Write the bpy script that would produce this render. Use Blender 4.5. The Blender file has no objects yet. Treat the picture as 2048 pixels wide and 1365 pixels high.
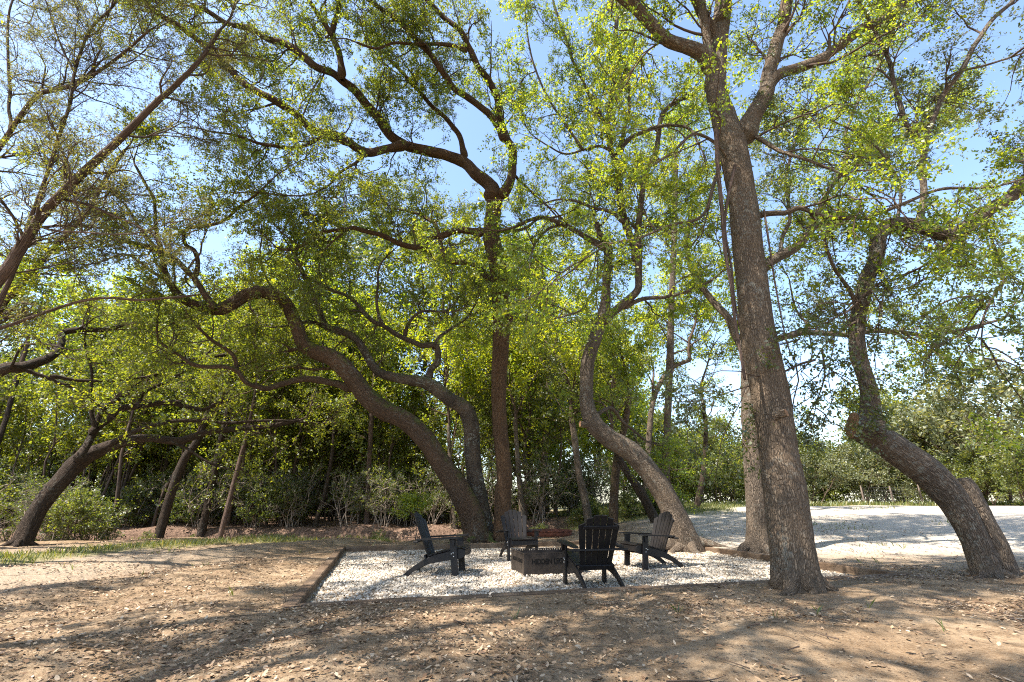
import bpy, math, random
import numpy as np
from mathutils import Vector

# ------------------------------------------------------------------ camera, sky, sun, exposure
scene = bpy.context.scene
CAM_H, TILT, FPX = 1.15, math.radians(19.5), 2048 * 16.0 / 36.0
cam_data = bpy.data.cameras.new("camera")
cam_data.lens = 16.0
cam_data.sensor_width = 36.0
cam_data.clip_start = 0.05
cam_data.clip_end = 2000.0
cam = bpy.data.objects.new("camera", cam_data)
cam.location = (0, 0, CAM_H)
cam.rotation_euler = (math.pi / 2 + TILT, 0, 0)
scene.collection.objects.link(cam)
scene.camera = cam

SUN_EL = math.radians(58.0)
SUN_AZ = math.atan2(-0.84, -0.46)          # clockwise from +Y
world = bpy.data.worlds.new("World")
scene.world = world
world.use_nodes = True
wn = world.node_tree
wn.nodes.clear()
sky = wn.nodes.new("ShaderNodeTexSky")
sky.sky_type = 'NISHITA'
sky.sun_disc = False
sky.sun_elevation = SUN_EL
sky.sun_rotation = SUN_AZ
sky.air_density = 1.0
sky.dust_density = 0.8
bg = wn.nodes.new("ShaderNodeBackground")
bg.inputs[1].default_value = 0.15
wo = wn.nodes.new("ShaderNodeOutputWorld")
wn.links.new(sky.outputs[0], bg.inputs[0])
wn.links.new(bg.outputs[0], wo.inputs[0])

sun_data = bpy.data.lights.new("sun", 'SUN')
sun_data.energy = 5.0
sun_data.angle = math.radians(0.53)
sun_data.color = (1.0, 0.94, 0.85)
sun = bpy.data.objects.new("sun", sun_data)
sdir = Vector((math.sin(SUN_AZ) * math.cos(SUN_EL), math.cos(SUN_AZ) * math.cos(SUN_EL), math.sin(SUN_EL)))
sun.rotation_euler = (-sdir).to_track_quat('-Z', 'Y').to_euler()
scene.collection.objects.link(sun)

scene.view_settings.view_transform = 'Standard'
scene.view_settings.look = 'None'
scene.view_settings.exposure = 1.6
scene.view_settings.gamma = 1.0
scene.view_settings.use_curve_mapping = False
cy = scene.cycles
cy.max_bounces = 5
cy.diffuse_bounces = 3
cy.glossy_bounces = 2
cy.transmission_bounces = 3
cy.transparent_max_bounces = 4
cy.caustics_reflective = False
cy.caustics_refractive = False
cy.use_denoising = False
cy.filter_width = 1.1
cy.use_adaptive_sampling = True
cy.adaptive_threshold = 0.01

# ------------------------------------------------------------------ helpers
rng = np.random.default_rng(11)
random.seed(4)
C = scene.collection
SN, CS = math.sin(TILT), math.cos(TILT)


def ray(px, py):
    u, v = (px - 1024.0) / FPX, (682.5 - py) / FPX
    return u, CS - v * SN, SN + v * CS


def at(px, py, Y):
    """the place that a line of sight reaches at distance Y; also how far along the optical axis"""
    a, b, c = ray(px, py)
    t = Y / b
    return np.array((a * t, Y, CAM_H + c * t)), t


def unit(v):
    return v / np.maximum(np.linalg.norm(v, axis=-1, keepdims=True), 1e-9)


def hash3(i, j, k, seed=0):
    n = (i * 374761393 + j * 668265263 + k * 2147483647 + seed * 974711) & 0xffffffff
    n = ((n ^ (n >> 13)) * 1274126177) & 0xffffffff
    n = (n ^ (n >> 16)) & 0xffffffff
    return n / 4294967295.0


def vnoise(p, seed=0):
    """smooth value noise in -1..1 at points p (...,3)"""
    p = np.asarray(p, float)
    f = np.floor(p)
    i = f.astype(np.int64)
    w = p - f
    w = w * w * (3 - 2 * w)
    out = 0
    for a in (0, 1):
        for b in (0, 1):
            for c in (0, 1):
                h = hash3(i[..., 0] + a, i[..., 1] + b, i[..., 2] + c, seed)
                out = out + h * (w[..., 0] if a else 1 - w[..., 0]) * (w[..., 1] if b else 1 - w[..., 1]) * (w[..., 2] if c else 1 - w[..., 2])
    return out * 2 - 1


def n2(x, y, s, seed=0):
    return vnoise(np.stack([x * s, y * s, np.zeros_like(x) + 0.37], -1), seed)


def smooth(a, b, x):
    t = np.clip((x - a) / (b - a), 0, 1)
    return t * t * (3 - 2 * t)


def mesh_np(name, verts, faces, mat=None, attrs=None, smooth_shade=True):
    """faces: (N,3) or (N,4) array"""
    me = bpy.data.meshes.new(name)
    verts = np.asarray(verts, np.float32)
    faces = np.asarray(faces, np.int32)
    k = faces.shape[1]
    me.vertices.add(len(verts))
    me.vertices.foreach_set("co", verts.ravel())
    me.loops.add(faces.size)
    me.loops.foreach_set("vertex_index", faces.ravel())
    me.polygons.add(len(faces))
    me.polygons.foreach_set("loop_start", np.arange(0, faces.size, k, dtype=np.int32))
    me.polygons.foreach_set("loop_total", np.full(len(faces), k, np.int32))
    if smooth_shade:
        me.polygons.foreach_set("use_smooth", np.ones(len(faces), bool))
    for nm, (typ, data) in (attrs or {}).items():
        a = me.attributes.new(nm, typ, 'POINT')
        a.data.foreach_set("vector" if typ == 'FLOAT_VECTOR' else "value", np.asarray(data, np.float32).ravel())
    me.update(calc_edges=True)
    if mat:
        me.materials.append(mat)
    return me


def link(name, me, parent=None, loc=None):
    o = bpy.data.objects.new(name, me)
    C.objects.link(o)
    if parent:
        o.parent = parent
    if loc is not None:
        o.location = loc
    return o


def tag(o, label=None, cat=None, group=None, kind=None):
    if label: o["label"] = label
    if cat: o["category"] = cat
    if group: o["group"] = group
    if kind: o["kind"] = kind
    return o


def empty(name, loc, label=None, cat=None, group=None, rz=0.0):
    o = bpy.data.objects.new(name, None)
    C.objects.link(o)
    o.location = loc
    o.rotation_euler = (0, 0, rz)
    o.empty_display_size = 0.2
    return tag(o, label, cat, group)


# ------------------------------------------------------------------ material helpers
class NT:
    def __init__(self, name):
        self.m = bpy.data.materials.new(name)
        self.m.use_nodes = True
        self.t = self.m.node_tree
        self.t.nodes.clear()
        self.out = self.n("ShaderNodeOutputMaterial")

    def n(self, typ, ins=None, **props):
        nd = self.t.nodes.new(typ)
        for k, v in props.items():
            setattr(nd, k, v)
        for k, v in (ins or {}).items():
            if isinstance(v, bpy.types.NodeSocket):
                self.t.links.new(v, nd.inputs[k])
            else:
                nd.inputs[k].default_value = v
        return nd

    def mix(self, fac, a, b, mode='MIX'):
        nd = self.t.nodes.new("ShaderNodeMix")
        nd.data_type = 'RGBA'
        nd.blend_type = mode
        for idx, v in ((0, fac), (6, a), (7, b)):
            if isinstance(v, bpy.types.NodeSocket):
                self.t.links.new(v, nd.inputs[idx])
            elif idx and len(v) == 3:
                nd.inputs[idx].default_value = (*v, 1)
            else:
                nd.inputs[idx].default_value = v
        return nd.outputs[2]

    def math(self, op, a, b=0.0, c=0.0):
        nd = self.t.nodes.new("ShaderNodeMath")
        nd.operation = op
        for i, v in enumerate((a, b, c)):
            if isinstance(v, bpy.types.NodeSocket):
                self.t.links.new(v, nd.inputs[i])
            else:
                nd.inputs[i].default_value = v
        return nd.outputs[0]

    def ramp(self, fac, stops):
        nd = self.t.nodes.new("ShaderNodeValToRGB")
        el = nd.color_ramp.elements
        while len(el) < len(stops):
            el.new(0.5)
        for e, (p, c) in zip(el, stops):
            e.position = p
            e.color = (*c, 1) if len(c) == 3 else c
        self.t.links.new(fac, nd.inputs[0])
        return nd.outputs[0]

    def rng(self, v, a, b, c=0.0, d=1.0):
        nd = self.n("ShaderNodeMapRange", {0: v, 1: a, 2: b, 3: c, 4: d})
        return nd.outputs[0]

    def noise(self, vec, scale, detail=3.0, rough=0.55):
        return self.n("ShaderNodeTexNoise", {"Vector": vec, "Scale": scale, "Detail": detail, "Roughness": rough}).outputs[0]

    def bsdf(self, color, rough=0.8, spec=0.3, bump=None, bump_s=0.5, dist=0.01, metal=0.0):
        p = self.n("ShaderNodeBsdfPrincipled", {"Roughness": rough, "Specular IOR Level": spec, "Metallic": metal})
        if isinstance(color, bpy.types.NodeSocket):
            self.t.links.new(color, p.inputs["Base Color"])
        else:
            p.inputs["Base Color"].default_value = (*color, 1)
        if bump is not None:
            b = self.n("ShaderNodeBump", {"Height": bump, "Strength": bump_s, "Distance": dist})
            self.t.links.new(b.outputs[0], p.inputs["Normal"])
        self.t.links.new(p.outputs[0], self.out.inputs[0])
        return self.m


def bark_mat(name, dark, light, scale=22.0, stretch=0.35, moss=0.0, lichen=0.0, stain=None, wear=(0.30, 0.22, 0.15)):
    dark, light, wear = (tuple(c * 0.85 for c in k) for k in (dark, light, wear))
    t = NT(name)
    a = t.n("ShaderNodeAttribute", attribute_name="bark").outputs["Vector"]
    mp = t.n("ShaderNodeMapping", {"Vector": a, "Scale": (1, 1, stretch)}).outputs[0]
    nz = t.n("ShaderNodeTexNoise", {"Vector": mp, "Scale": 9.0, "Detail": 3.0})
    off = t.n("ShaderNodeVectorMath", {0: nz.outputs[1], 1: (0.5, 0.5, 0.5)}, operation='SUBTRACT').outputs[0]
    off = t.n("ShaderNodeVectorMath", {0: off, "Scale": 0.09}, operation='SCALE').outputs[0]
    vec = t.n("ShaderNodeVectorMath", {0: mp, 1: off}, operation='ADD').outputs[0]
    vor = t.n("ShaderNodeTexVoronoi", {"Vector": vec, "Scale": scale}, feature='DISTANCE_TO_EDGE').outputs[0]
    cell = t.n("ShaderNodeTexVoronoi", {"Vector": vec, "Scale": scale}, feature='F1').outputs["Color"]
    ridge = t.noise(t.n("ShaderNodeMapping", {"Vector": a, "Scale": (1, 1, stretch * 0.3)}).outputs[0], scale * 1.3, 4.0, 0.6)
    plate = t.math('MULTIPLY', t.rng(vor, -0.025, 0.19), t.rng(ridge, 0.36, 0.56, 0.25, 1.0))
    fine = t.noise(mp, 60.0, 4.0, 0.65)
    big = t.noise(a, 1.7, 3.0)
    col = t.mix(plate, dark, light)
    col = t.mix(t.rng(fine, 0.35, 0.7, 0.0, 0.55), col, tuple(c * 0.45 for c in light))
    col = t.mix(t.rng(big, 0.45, 0.75, 0.0, 0.6), col, wear)
    cv = t.n("ShaderNodeSeparateColor", {0: cell}).outputs[0]
    col = t.mix(t.rng(cv, 0.0, 1.0, 0.0, 0.25), col, tuple(c * 0.6 for c in light))
    if lichen:
        ln = t.noise(a, 14.0, 5.0, 0.7)
        lb = t.noise(a, 1.1, 2.0)
        f = t.math('MULTIPLY', t.rng(ln, 0.52, 0.6), t.rng(lb, 0.45, 0.6, 0.1, 1.0))
        col = t.mix(t.math('MULTIPLY', f, lichen), col, (0.34, 0.36, 0.31))
    if moss:
        g = t.n("ShaderNodeNewGeometry")
        nzv = t.n("ShaderNodeSeparateXYZ", {0: g.outputs["Normal"]}).outputs[2]
        mn = t.noise(a, 4.5, 4.0, 0.65)
        f = t.math('MULTIPLY', t.rng(nzv, 0.0, 0.6), t.rng(mn, 0.46, 0.58))
        col = t.mix(t.math('MULTIPLY', f, moss), col, (0.085, 0.10, 0.022))
    if stain:
        g = t.n("ShaderNodeNewGeometry")
        for (p, r) in stain:
            d = t.n("ShaderNodeVectorMath", {0: g.outputs["Position"], 1: tuple(p)}, operation='SUBTRACT').outputs[0]
            d = t.n("ShaderNodeVectorMath", {0: d, 1: (1.6, 1.6, 0.8)}, operation='MULTIPLY').outputs[0]
            d = t.n("ShaderNodeVectorMath", {0: d}, operation='LENGTH').outputs["Value"]
            f = t.math('MULTIPLY', t.rng(d, r, r * 0.35), t.rng(t.noise(a, 16.0, 4.0), 0.38, 0.55))
            col = t.mix(t.math('MULTIPLY', f, 0.85), col, (0.24, 0.055, 0.02))
    h = t.math('ADD', t.math('MULTIPLY', plate, 0.8), t.math('MULTIPLY', fine, 0.5))
    return t.bsdf(col, 0.9, 0.15, h, 1.0, 0.03)


def leaf_mat(name, c0, c1, c2, trans=0.5, tgain=2.2, gloss=0.035):
    """c0..c2: dark, middle and pale leaf colour, one value per leaf; light comes through the blade"""
    t = NT(name)
    a = t.n("ShaderNodeAttribute", attribute_name="lv").outputs["Fac"]
    oi = t.n("ShaderNodeObjectInfo").outputs["Random"]
    f = t.math('ADD', a, t.math('MULTIPLY', t.math('SUBTRACT', oi, 0.5), 0.25))
    col = t.ramp(f, [(0.05, c0), (0.5, c1), (0.95, c2)])
    tcol = t.mix(1.0, col, (tgain * 1.25, tgain * 1.1, tgain * 0.35), 'MULTIPLY')
    d = t.n("ShaderNodeBsdfDiffuse", {"Color": col})
    tr = t.n("ShaderNodeBsdfTranslucent", {"Color": tcol})
    g = t.n("ShaderNodeBsdfGlossy", {"Color": (1, 1, 1, 1), "Roughness": 0.5})
    m1 = t.n("ShaderNodeMixShader", {0: trans, 1: d.outputs[0], 2: tr.outputs[0]})
    m2 = t.n("ShaderNodeMixShader", {0: gloss, 1: m1.outputs[0], 2: g.outputs[0]})
    t.t.links.new(m2.outputs[0], t.out.inputs[0])
    return t.m


def plain(name, col, rough=0.8, spec=0.3, var=0.3, scale=8.0, bump=0.3, metal=0.0):
    t = NT(name)
    co = t.n("ShaderNodeTexCoord").outputs["Object"]
    n = t.noise(co, scale, 4.0, 0.6)
    c = t.mix(t.rng(n, 0.3, 0.7), tuple(x * (1 - var) for x in col), tuple(min(1, x * (1 + var)) for x in col))
    return t.bsdf(c, rough, spec, n, bump, 0.004, metal)


M = {}
M['bark_big'] = None       # made with its stain below
M['bark_oak'] = bark_mat('bark_oak', (0.028, 0.018, 0.012), (0.20, 0.13, 0.085), 34.0, 0.24, moss=0.9, lichen=0.25, wear=(0.17, 0.10, 0.06))
M['bark_lichen'] = bark_mat('bark_lichen', (0.03, 0.022, 0.016), (0.17, 0.13, 0.10), 40.0, 0.3, moss=0.7, lichen=0.85)
M['bark_straight'] = bark_mat('bark_straight', (0.035, 0.02, 0.012), (0.24, 0.145, 0.085), 42.0, 0.16, wear=(0.20, 0.115, 0.06))
M['bark_grey'] = bark_mat('bark_grey', (0.04, 0.03, 0.022), (0.26, 0.20, 0.15), 38.0, 0.22, lichen=0.35)
M['bark_dark'] = bark_mat('bark_dark', (0.018, 0.013, 0.010), (0.11, 0.078, 0.055), 36.0, 0.22, lichen=0.15, wear=(0.10, 0.065, 0.045))
M['bark_juniper'] = bark_mat('bark_juniper', (0.05, 0.032, 0.024), (0.22, 0.15, 0.115), 26.0, 0.09, wear=(0.24, 0.16, 0.12))
M['twig'] = plain('twig', (0.085, 0.06, 0.045), 0.9, 0.1, 0.35)
M['twig_pale'] = plain('twig_pale', (0.25, 0.20, 0.16), 0.9, 0.1, 0.3)
M['leaf_oak'] = leaf_mat('leaf_oak', (0.045, 0.068, 0.014), (0.09, 0.118, 0.018), (0.155, 0.165, 0.02), 0.5, 3.1)
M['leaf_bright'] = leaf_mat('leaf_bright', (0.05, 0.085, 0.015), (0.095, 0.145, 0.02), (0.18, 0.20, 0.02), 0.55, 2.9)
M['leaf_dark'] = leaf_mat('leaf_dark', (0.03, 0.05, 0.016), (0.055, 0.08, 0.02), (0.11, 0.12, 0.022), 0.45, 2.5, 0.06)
M['leaf_juniper'] = leaf_mat('leaf_juniper', (0.06, 0.07, 0.03), (0.10, 0.115, 0.045), (0.17, 0.15, 0.06), 0.45, 2.0)
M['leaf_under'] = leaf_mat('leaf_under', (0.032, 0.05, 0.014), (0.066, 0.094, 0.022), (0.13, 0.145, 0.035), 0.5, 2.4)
M['leaf_silver'] = leaf_mat('leaf_silver', (0.07, 0.09, 0.04), (0.13, 0.15, 0.075), (0.24, 0.24, 0.13), 0.4, 1.5)


# ------------------------------------------------------------------ ground
ROT = math.radians(15.0)
PC = np.array((0.9, 9.9))                # middle of the gravel bed
PHX, PHY = 4.22, 3.38                     # half sizes
EX = np.array((math.cos(ROT), math.sin(ROT)))
EY = np.array((-math.sin(ROT), math.cos(ROT)))


def pit_uv(x, y):
    dx, dy = x - PC[0], y - PC[1]
    return dx * EX[0] + dy * EX[1], dx * EY[0] + dy * EY[1]


def creek_line(x):
    return 18.3 + 0.05 * x + 0.5 * np.sin(x * 0.5)


def gz(x, y):
    x = np.asarray(x, float)
    y = np.asarray(y, float)
    u, v = pit_uv(x, y)
    out = np.maximum(np.abs(u) - PHX, np.abs(v) - PHY)          # distance outside the bed
    z = 0.115 * smooth(-0.02, 0.10, out)                        # soil stands level with the timbers
    z = z + 0.05 * smooth(0.05, 0.9, -(v + PHY)) * np.exp(-((v + PHY + 0.9) / 1.3) ** 2) * (out > 0)
    w = smooth(0.1, 0.8, out)
    z = z + w * (0.05 * n2(x, y, 0.5, 1) + 0.03 * n2(x, y, 1.4, 2))
    # ruts of wheels to the left of the bed
    k = (x + 6.2) * 0.80 + (y - 6.5) * -0.35
    z = z + w * 0.07 * np.sin(k * 2.6) * np.exp(-((x + 4.5) / 4.0) ** 2)
    # the rise behind and on the right
    r = smooth(10.5, 22.0, y + 0.30 * (x - 6)) * smooth(-2.0, 6.0, x)
    z = z + 0.86 * r - 0.5 * smooth(24, 40, y) * smooth(-2, 6, x)
    # creek on the left and its far bank
    cl = creek_line(x)
    m = smooth(4.5, -1.0, x)
    d = y - cl
    cut = np.where(d < 0, np.exp(-(d / 1.5) ** 2), np.exp(-(d / 0.75) ** 4))
    z = z - 1.0 * cut * m
    z = z + m * smooth(0.5, 1.4, d) * (0.12 + 0.16 * n2(x, y, 0.6, 5))
    z = z + 0.9 * smooth(26, 60, y) * m
    return z


def axis(lo, hi, fine_lo, fine_hi, step, growth=1.16):
    a = list(np.arange(fine_lo, fine_hi + 1e-6, step))
    s = step
    while a[-1] < hi:
        s *= growth
        a.append(a[-1] + s)
    s = step
    while a[0] > lo:
        s *= growth
        a.insert(0, a[0] - s)
    return np.array(a)


def on_grass(x, y):
    """how much grass grows here, 0..1"""
    line = np.interp(x, [-16, -8.8, -9.2, -7.0, -3.3, 1.5, 4, 7, 12, 20], [8.2, 9.6, 12.0, 14.9, 15.9, 17.0, 17.6, 20.5, 25, 28]) if False else 0
    p = np.array([(-13.5, 7.6), (-9.6, 9.0), (-9.3, 11.6), (-8.2, 14.2), (-6.2, 15.4), (-3.0, 16.1), (0.5, 16.9), (3.0, 17.6), (6.0, 18.6), (9.0, 20.2)])
    best = np.full(np.shape(x), 9.0)
    for a, b in zip(p[:-1], p[1:]):
        ab = b - a
        t = np.clip(((x - a[0]) * ab[0] + (y - a[1]) * ab[1]) / (ab @ ab), 0, 1)
        best = np.minimum(best, np.hypot(x - a[0] - t * ab[0], y - a[1] - t * ab[1]))
    g = smooth(1.0, 0.25, best + 0.45 * n2(x, y, 1.1, 7))
    knoll = smooth(17.2, 18.4, y) * smooth(-0.5, 1.5, x) * smooth(9.5, 7.0, x - 0.35 * (y - 20)) * smooth(27, 24, y)
    far = smooth(25.0, 27.0, y) * smooth(2, 5, x)
    return np.clip(g + knoll * smooth(-0.6, 0.1, n2(x, y, 0.8, 9)) + far, 0, 1)


gx = axis(-400, 400, -13.0, 13.0, 0.085)
gy = axis(-60, 600, 2.2, 21.0, 0.085)
X, Yg = np.meshgrid(gx, gy)
Z = gz(X, Yg)
nearw = smooth(15, 7, Yg)
u_, v_ = pit_uv(X, Yg)
outd = np.maximum(np.abs(u_) - PHX, np.abs(v_) - PHY)
rough = smooth(0.05, 0.5, outd) * (0.3 + 0.7 * nearw)
Z = Z + rough * (0.016 * n2(X, Yg, 3.0, 21) + 0.013 * n2(X, Yg, 6.0, 22) - 0.022 * smooth(0.35, 0.8, n2(X, Yg, 2.2, 23)))
nx_, ny_ = len(gx), len(gy)
idx = np.arange(nx_ * ny_).reshape(ny_, nx_)
F = np.stack([idx[:-1, :-1], idx[:-1, 1:], idx[1:, 1:], idx[1:, :-1]], -1).reshape(-1, 4)
grass_m = on_grass(X, Yg)
pale = smooth(8.2, 13.0, Yg + 0.30 * (X - 6) + 0.8 * n2(X, Yg, 0.7, 41)) * smooth(3.0, 6.0, X)
pale = np.maximum(pale, 0.35 * smooth(-4.5, -7.5, X) * smooth(14, 10, Yg))
litter = smooth(0.2, 1.2, Yg - creek_line(X)) * smooth(4.5, 1.0, X)
litter = np.maximum(litter, smooth(-2.5, -0.3, Yg - creek_line(X)) * smooth(4.5, 1.0, X))

t = NT('sandy_soil')
pos = t.n("ShaderNodeNewGeometry").outputs["Position"]
A = lambda nm: t.n("ShaderNodeAttribute", attribute_name=nm).outputs["Fac"]
n_big = t.noise(pos, 0.9, 4.0)
n_mid = t.noise(pos, 5.0, 5.0, 0.65)
n_fine = t.noise(pos, 60.0, 4.0, 0.7)
n_speck = t.n("ShaderNodeTexVoronoi", {"Vector": pos, "Scale": 38.0, "Randomness": 1.0}, feature='F1')
soil = t.mix(t.rng(n_big, 0.35, 0.65), (0.20, 0.132, 0.077), (0.315, 0.226, 0.143))
soil = t.mix(t.rng(n_mid, 0.42, 0.62, 0, 0.85), soil, (0.14, 0.088, 0.048))
soil = t.mix(t.rng(n_fine, 0.45, 0.75, 0, 0.6), soil, (0.37, 0.285, 0.19))
sp = t.n("ShaderNodeSeparateColor", {0: n_speck.outputs["Color"]}).outputs[0]
speck = t.math('MULTIPLY', t.rng(n_speck.outputs["Distance"], 0.35, 0.25), t.rng(sp, 0.72, 0.76))
soil = t.mix(t.math('MULTIPLY', speck, 0.7), soil, (0.11, 0.07, 0.045))
palec = t.mix(t.rng(n_mid, 0.35, 0.7), (0.34, 0.29, 0.23), (0.48, 0.425, 0.35))
soil = t.mix(A("pale"), soil, palec)
gcol = t.mix(t.rng(n_mid, 0.3, 0.7), (0.10, 0.12, 0.03), (0.22, 0.20, 0.09))
soil = t.mix(t.math('MULTIPLY', A("grassy"), 0.75), soil, gcol)
lit = t.mix(t.rng(t.noise(pos, 14.0, 5.0, 0.7), 0.35, 0.65), (0.055, 0.035, 0.025), (0.24, 0.155, 0.11))
soil = t.mix(A("litter"), soil, lit)
hgt = t.math('ADD', t.math('MULTIPLY', n_mid, 0.9), t.math('ADD', t.math('MULTIPLY', n_fine, 0.28), t.math('MULTIPLY', speck, -0.2)))
M['soil'] = t.bsdf(soil, 0.95, 0.1, hgt, 1.0, 0.06)
ground = link('ground', mesh_np('ground', np.stack([X, Yg, Z], -1).reshape(-1, 3), F, M['soil'],
              {"grassy": ('FLOAT', grass_m), "pale": ('FLOAT', pale), "litter": ('FLOAT', litter)}))
tag(ground, "sandy brown ground with leaf litter under the trees", kind="structure")


# ------------------------------------------------------------------ tubes for trunks and limbs
def catmull(P, per):
    """P: (n,k) control points -> smooth resample, per samples in each span"""
    P = np.asarray(P, float)
    Q = np.vstack([2 * P[0] - P[1], P, 2 * P[-1] - P[-2]])
    out = []
    for i in range(1, len(Q) - 2):
        tt = np.linspace(0, 1, per, endpoint=False)[:, None]
        a, b, c, d = Q[i - 1], Q[i], Q[i + 1], Q[i + 2]
        out.append(0.5 * ((2 * b) + (-a + c) * tt + (2 * a - 5 * b + 4 * c - d) * tt ** 2 + (-a + 3 * b - 3 * c + d) * tt ** 3))
    out.append(P[-1:])
    return np.vstack(out)


def resample(P, step):
    d = np.r_[0, np.cumsum(np.linalg.norm(np.diff(P[:, :3], axis=0), axis=1))]
    n = max(3, int(d[-1] / step) + 1)
    s = np.linspace(0, d[-1], n)
    return np.stack([np.interp(s, d, P[:, k]) for k in range(P.shape[1])], 1), s


def tube_big(P, s, sides, lump=0.06, flare=0.0, seed=0, cap=True, furrow=0.0, nlobe=5):
    """P: (n,4) centre + radius. one closed tube with uneven, lumpy surface; returns verts, faces, bark coords"""
    c, r = P[:, :3], P[:, 3]
    T = unit(np.gradient(c, axis=0))
    N = np.zeros_like(T)
    ref = np.array((0.3, 1.0, 0.1))
    n0 = unit(np.cross(T[0], np.cross(ref, T[0])))
    for i in range(len(T)):
        n0 = unit(n0 - T[i] * (n0 @ T[i]))
        N[i] = n0
    B = np.cross(T, N)
    th = np.linspace(0, 2 * math.pi, sides, endpoint=False)
    ct, st = np.cos(th), np.sin(th)
    rm = float(np.mean(r))
    q = np.stack([np.broadcast_to(ct * 1.3, (len(s), sides)), np.broadcast_to(st * 1.3, (len(s), sides)),
                  np.broadcast_to((s / max(rm, .02) * 0.42)[:, None], (len(s), sides))], -1)
    m = 1 + lump * vnoise(q, seed) + 0.5 * lump * vnoise(q * 2.3, seed + 1)
    if furrow:
        q2 = np.stack([np.broadcast_to(ct * rm * 26, (len(s), sides)), np.broadcast_to(st * rm * 26, (len(s), sides)),
                       np.broadcast_to((s * 9.0)[:, None], (len(s), sides))], -1)
        m = m + furrow * (0.5 - np.abs(vnoise(q2, seed + 2)))
    if flare:
        e = np.exp(-s / 0.33)[:, None]
        m = m + flare * e * (0.45 + 0.55 * np.cos(nlobe * th + seed)[None] + 0.3 * np.cos((nlobe - 2) * th + 2 + seed)[None])
    R = r[:, None] * m
    V = c[:, None] + N[:, None] * (R * ct)[..., None] + B[:, None] * (R * st)[..., None]
    bark = np.stack([R * ct, R * st, np.broadcast_to(s[:, None], R.shape)], -1) + np.array((seed * 3.1, seed * 1.7, 0))
    n = len(s)
    i = np.arange(n * sides).reshape(n, sides)
    j = np.roll(i, -1, 1)
    Fq = np.stack([i[:-1], j[:-1], j[1:], i[1:]], -1).reshape(-1, 4)
    V, bark = V.reshape(-1, 3), bark.reshape(-1, 3)
    if cap:
        e = len(V)
        V = np.vstack([V, c[-1] + T[-1] * r[-1] * 0.25])
        bark = np.vstack([bark, (seed * 3.1, seed * 1.7, s[-1])])
        last = i[-1]
        # cap as quads that share the tip (every second side)
        capf = np.stack([last[0::2], last[1::2], np.roll(last, -2)[0::2], np.full(sides // 2, e)], -1)
        Fq = np.vstack([Fq, capf])
    return V, Fq, bark


def tubes_thin(P, R, sides):
    """many thin twigs at once. P: (N,S,3), R: (N,S)"""
    Nn, S, _ = P.shape
    T = unit(np.gradient(P, axis=1))
    ref = unit(rng.normal(size=(Nn, 1, 3)))
    A_ = unit(np.cross(T, ref))
    B_ = np.cross(T, A_)
    th = np.linspace(0, 2 * math.pi, sides, endpoint=False)
    V = P[:, :, None] + R[:, :, None, None] * (A_[:, :, None] * np.cos(th)[None, None, :, None] + B_[:, :, None] * np.sin(th)[None, None, :, None])
    i = np.arange(Nn * S * sides).reshape(Nn, S, sides)
    j = np.roll(i, -1, 2)
    Fq = np.stack([i[:, :-1], j[:, :-1], j[:, 1:], i[:, 1:]], -1).reshape(-1, 4)
    return V.reshape(-1, 3), Fq


def grow(start, d, length, r0, nseg, gn, up, taper=0.25):
    N_ = len(start)
    P = np.zeros((N_, nseg + 1, 3))
    P[:, 0] = start
    d = unit(d)
    for k in range(nseg):
        P[:, k + 1] = P[:, k] + d * (length / nseg)[:, None]
        d = unit(d + rng.normal(size=(N_, 3)) * gn + np.array((0, 0, up)))
    R = r0[:, None] * np.linspace(1, taper, nseg + 1)[None]
    return P, R


def offspring(P, R, per, f0, ang, f1=1.0):
    """pick places along branches (N,S,3) and directions for their side shoots"""
    N_, S, _ = P.shape
    per = max(1, per)
    k = np.repeat(np.arange(N_), per)
    f = f0 + (f1 - f0) * rng.random(len(k))
    g = f * (S - 1)
    i = np.minimum(g.astype(int), S - 2)
    w = (g - i)[:, None]
    p = P[k, i] * (1 - w) + P[k, i + 1] * w
    tan = unit(P[k, i + 1] - P[k, i])
    r = R[k, i] * (1 - w[:, 0]) + R[k, i + 1] * w[:, 0]
    perp = unit(np.cross(tan, rng.normal(size=tan.shape)))
    a = np.radians(ang + rng.normal(size=len(k)) * 14)[:, None]
    return p, tan * np.cos(a) + perp * np.sin(a), r, f


def leaves(P, per, size, wid=0.5, spread=0.03, upn=0.6, f0=0.15, droop=0.0, lvbase=0.5, lvvar=0.2):
    N_, S, _ = P.shape
    k = np.repeat(np.arange(N_), per)
    n = len(k)
    g = (f0 + (1 - f0) * rng.random(n)) * (S - 1)
    i = np.minimum(g.astype(int), S - 2)
    w = (g - i)[:, None]
    p = P[k, i] * (1 - w) + P[k, i + 1] * w + rng.normal(size=(n, 3)) * spread
    tan = unit(P[k, i + 1] - P[k, i])
    d = unit(tan * 0.5 + rng.normal(size=(n, 3)) * 0.8 - np.array((0, 0, droop)))
    nn = unit(rng.normal(size=(n, 3)) + np.array((0, 0, upn)) * 1.6)
    s = unit(np.cross(d, nn))
    nn = np.cross(s, d)
    L = (size * (0.6 + 0.8 * rng.random(n)))[:, None]
    W = L * wid * (0.8 + 0.4 * rng.random(n))[:, None]
    v0 = p
    v1 = p + d * L * 0.55 + s * W * 0.5 + nn * W * 0.18
    v2 = p + d * L - nn * L * 0.10
    v3 = p + d * L * 0.55 - s * W * 0.5 + nn * W * 0.18
    V = np.stack([v0, v1, v2, v3], 1).reshape(-1, 3)
    Fq = np.arange(n * 4).reshape(n, 4)
    tl = rng.normal(size=N_) * 0.12
    lv = np.clip(lvbase + tl[k] + rng.normal(size=n) * lvvar, 0, 1)
    return V, Fq, np.repeat(lv, 4)


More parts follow.
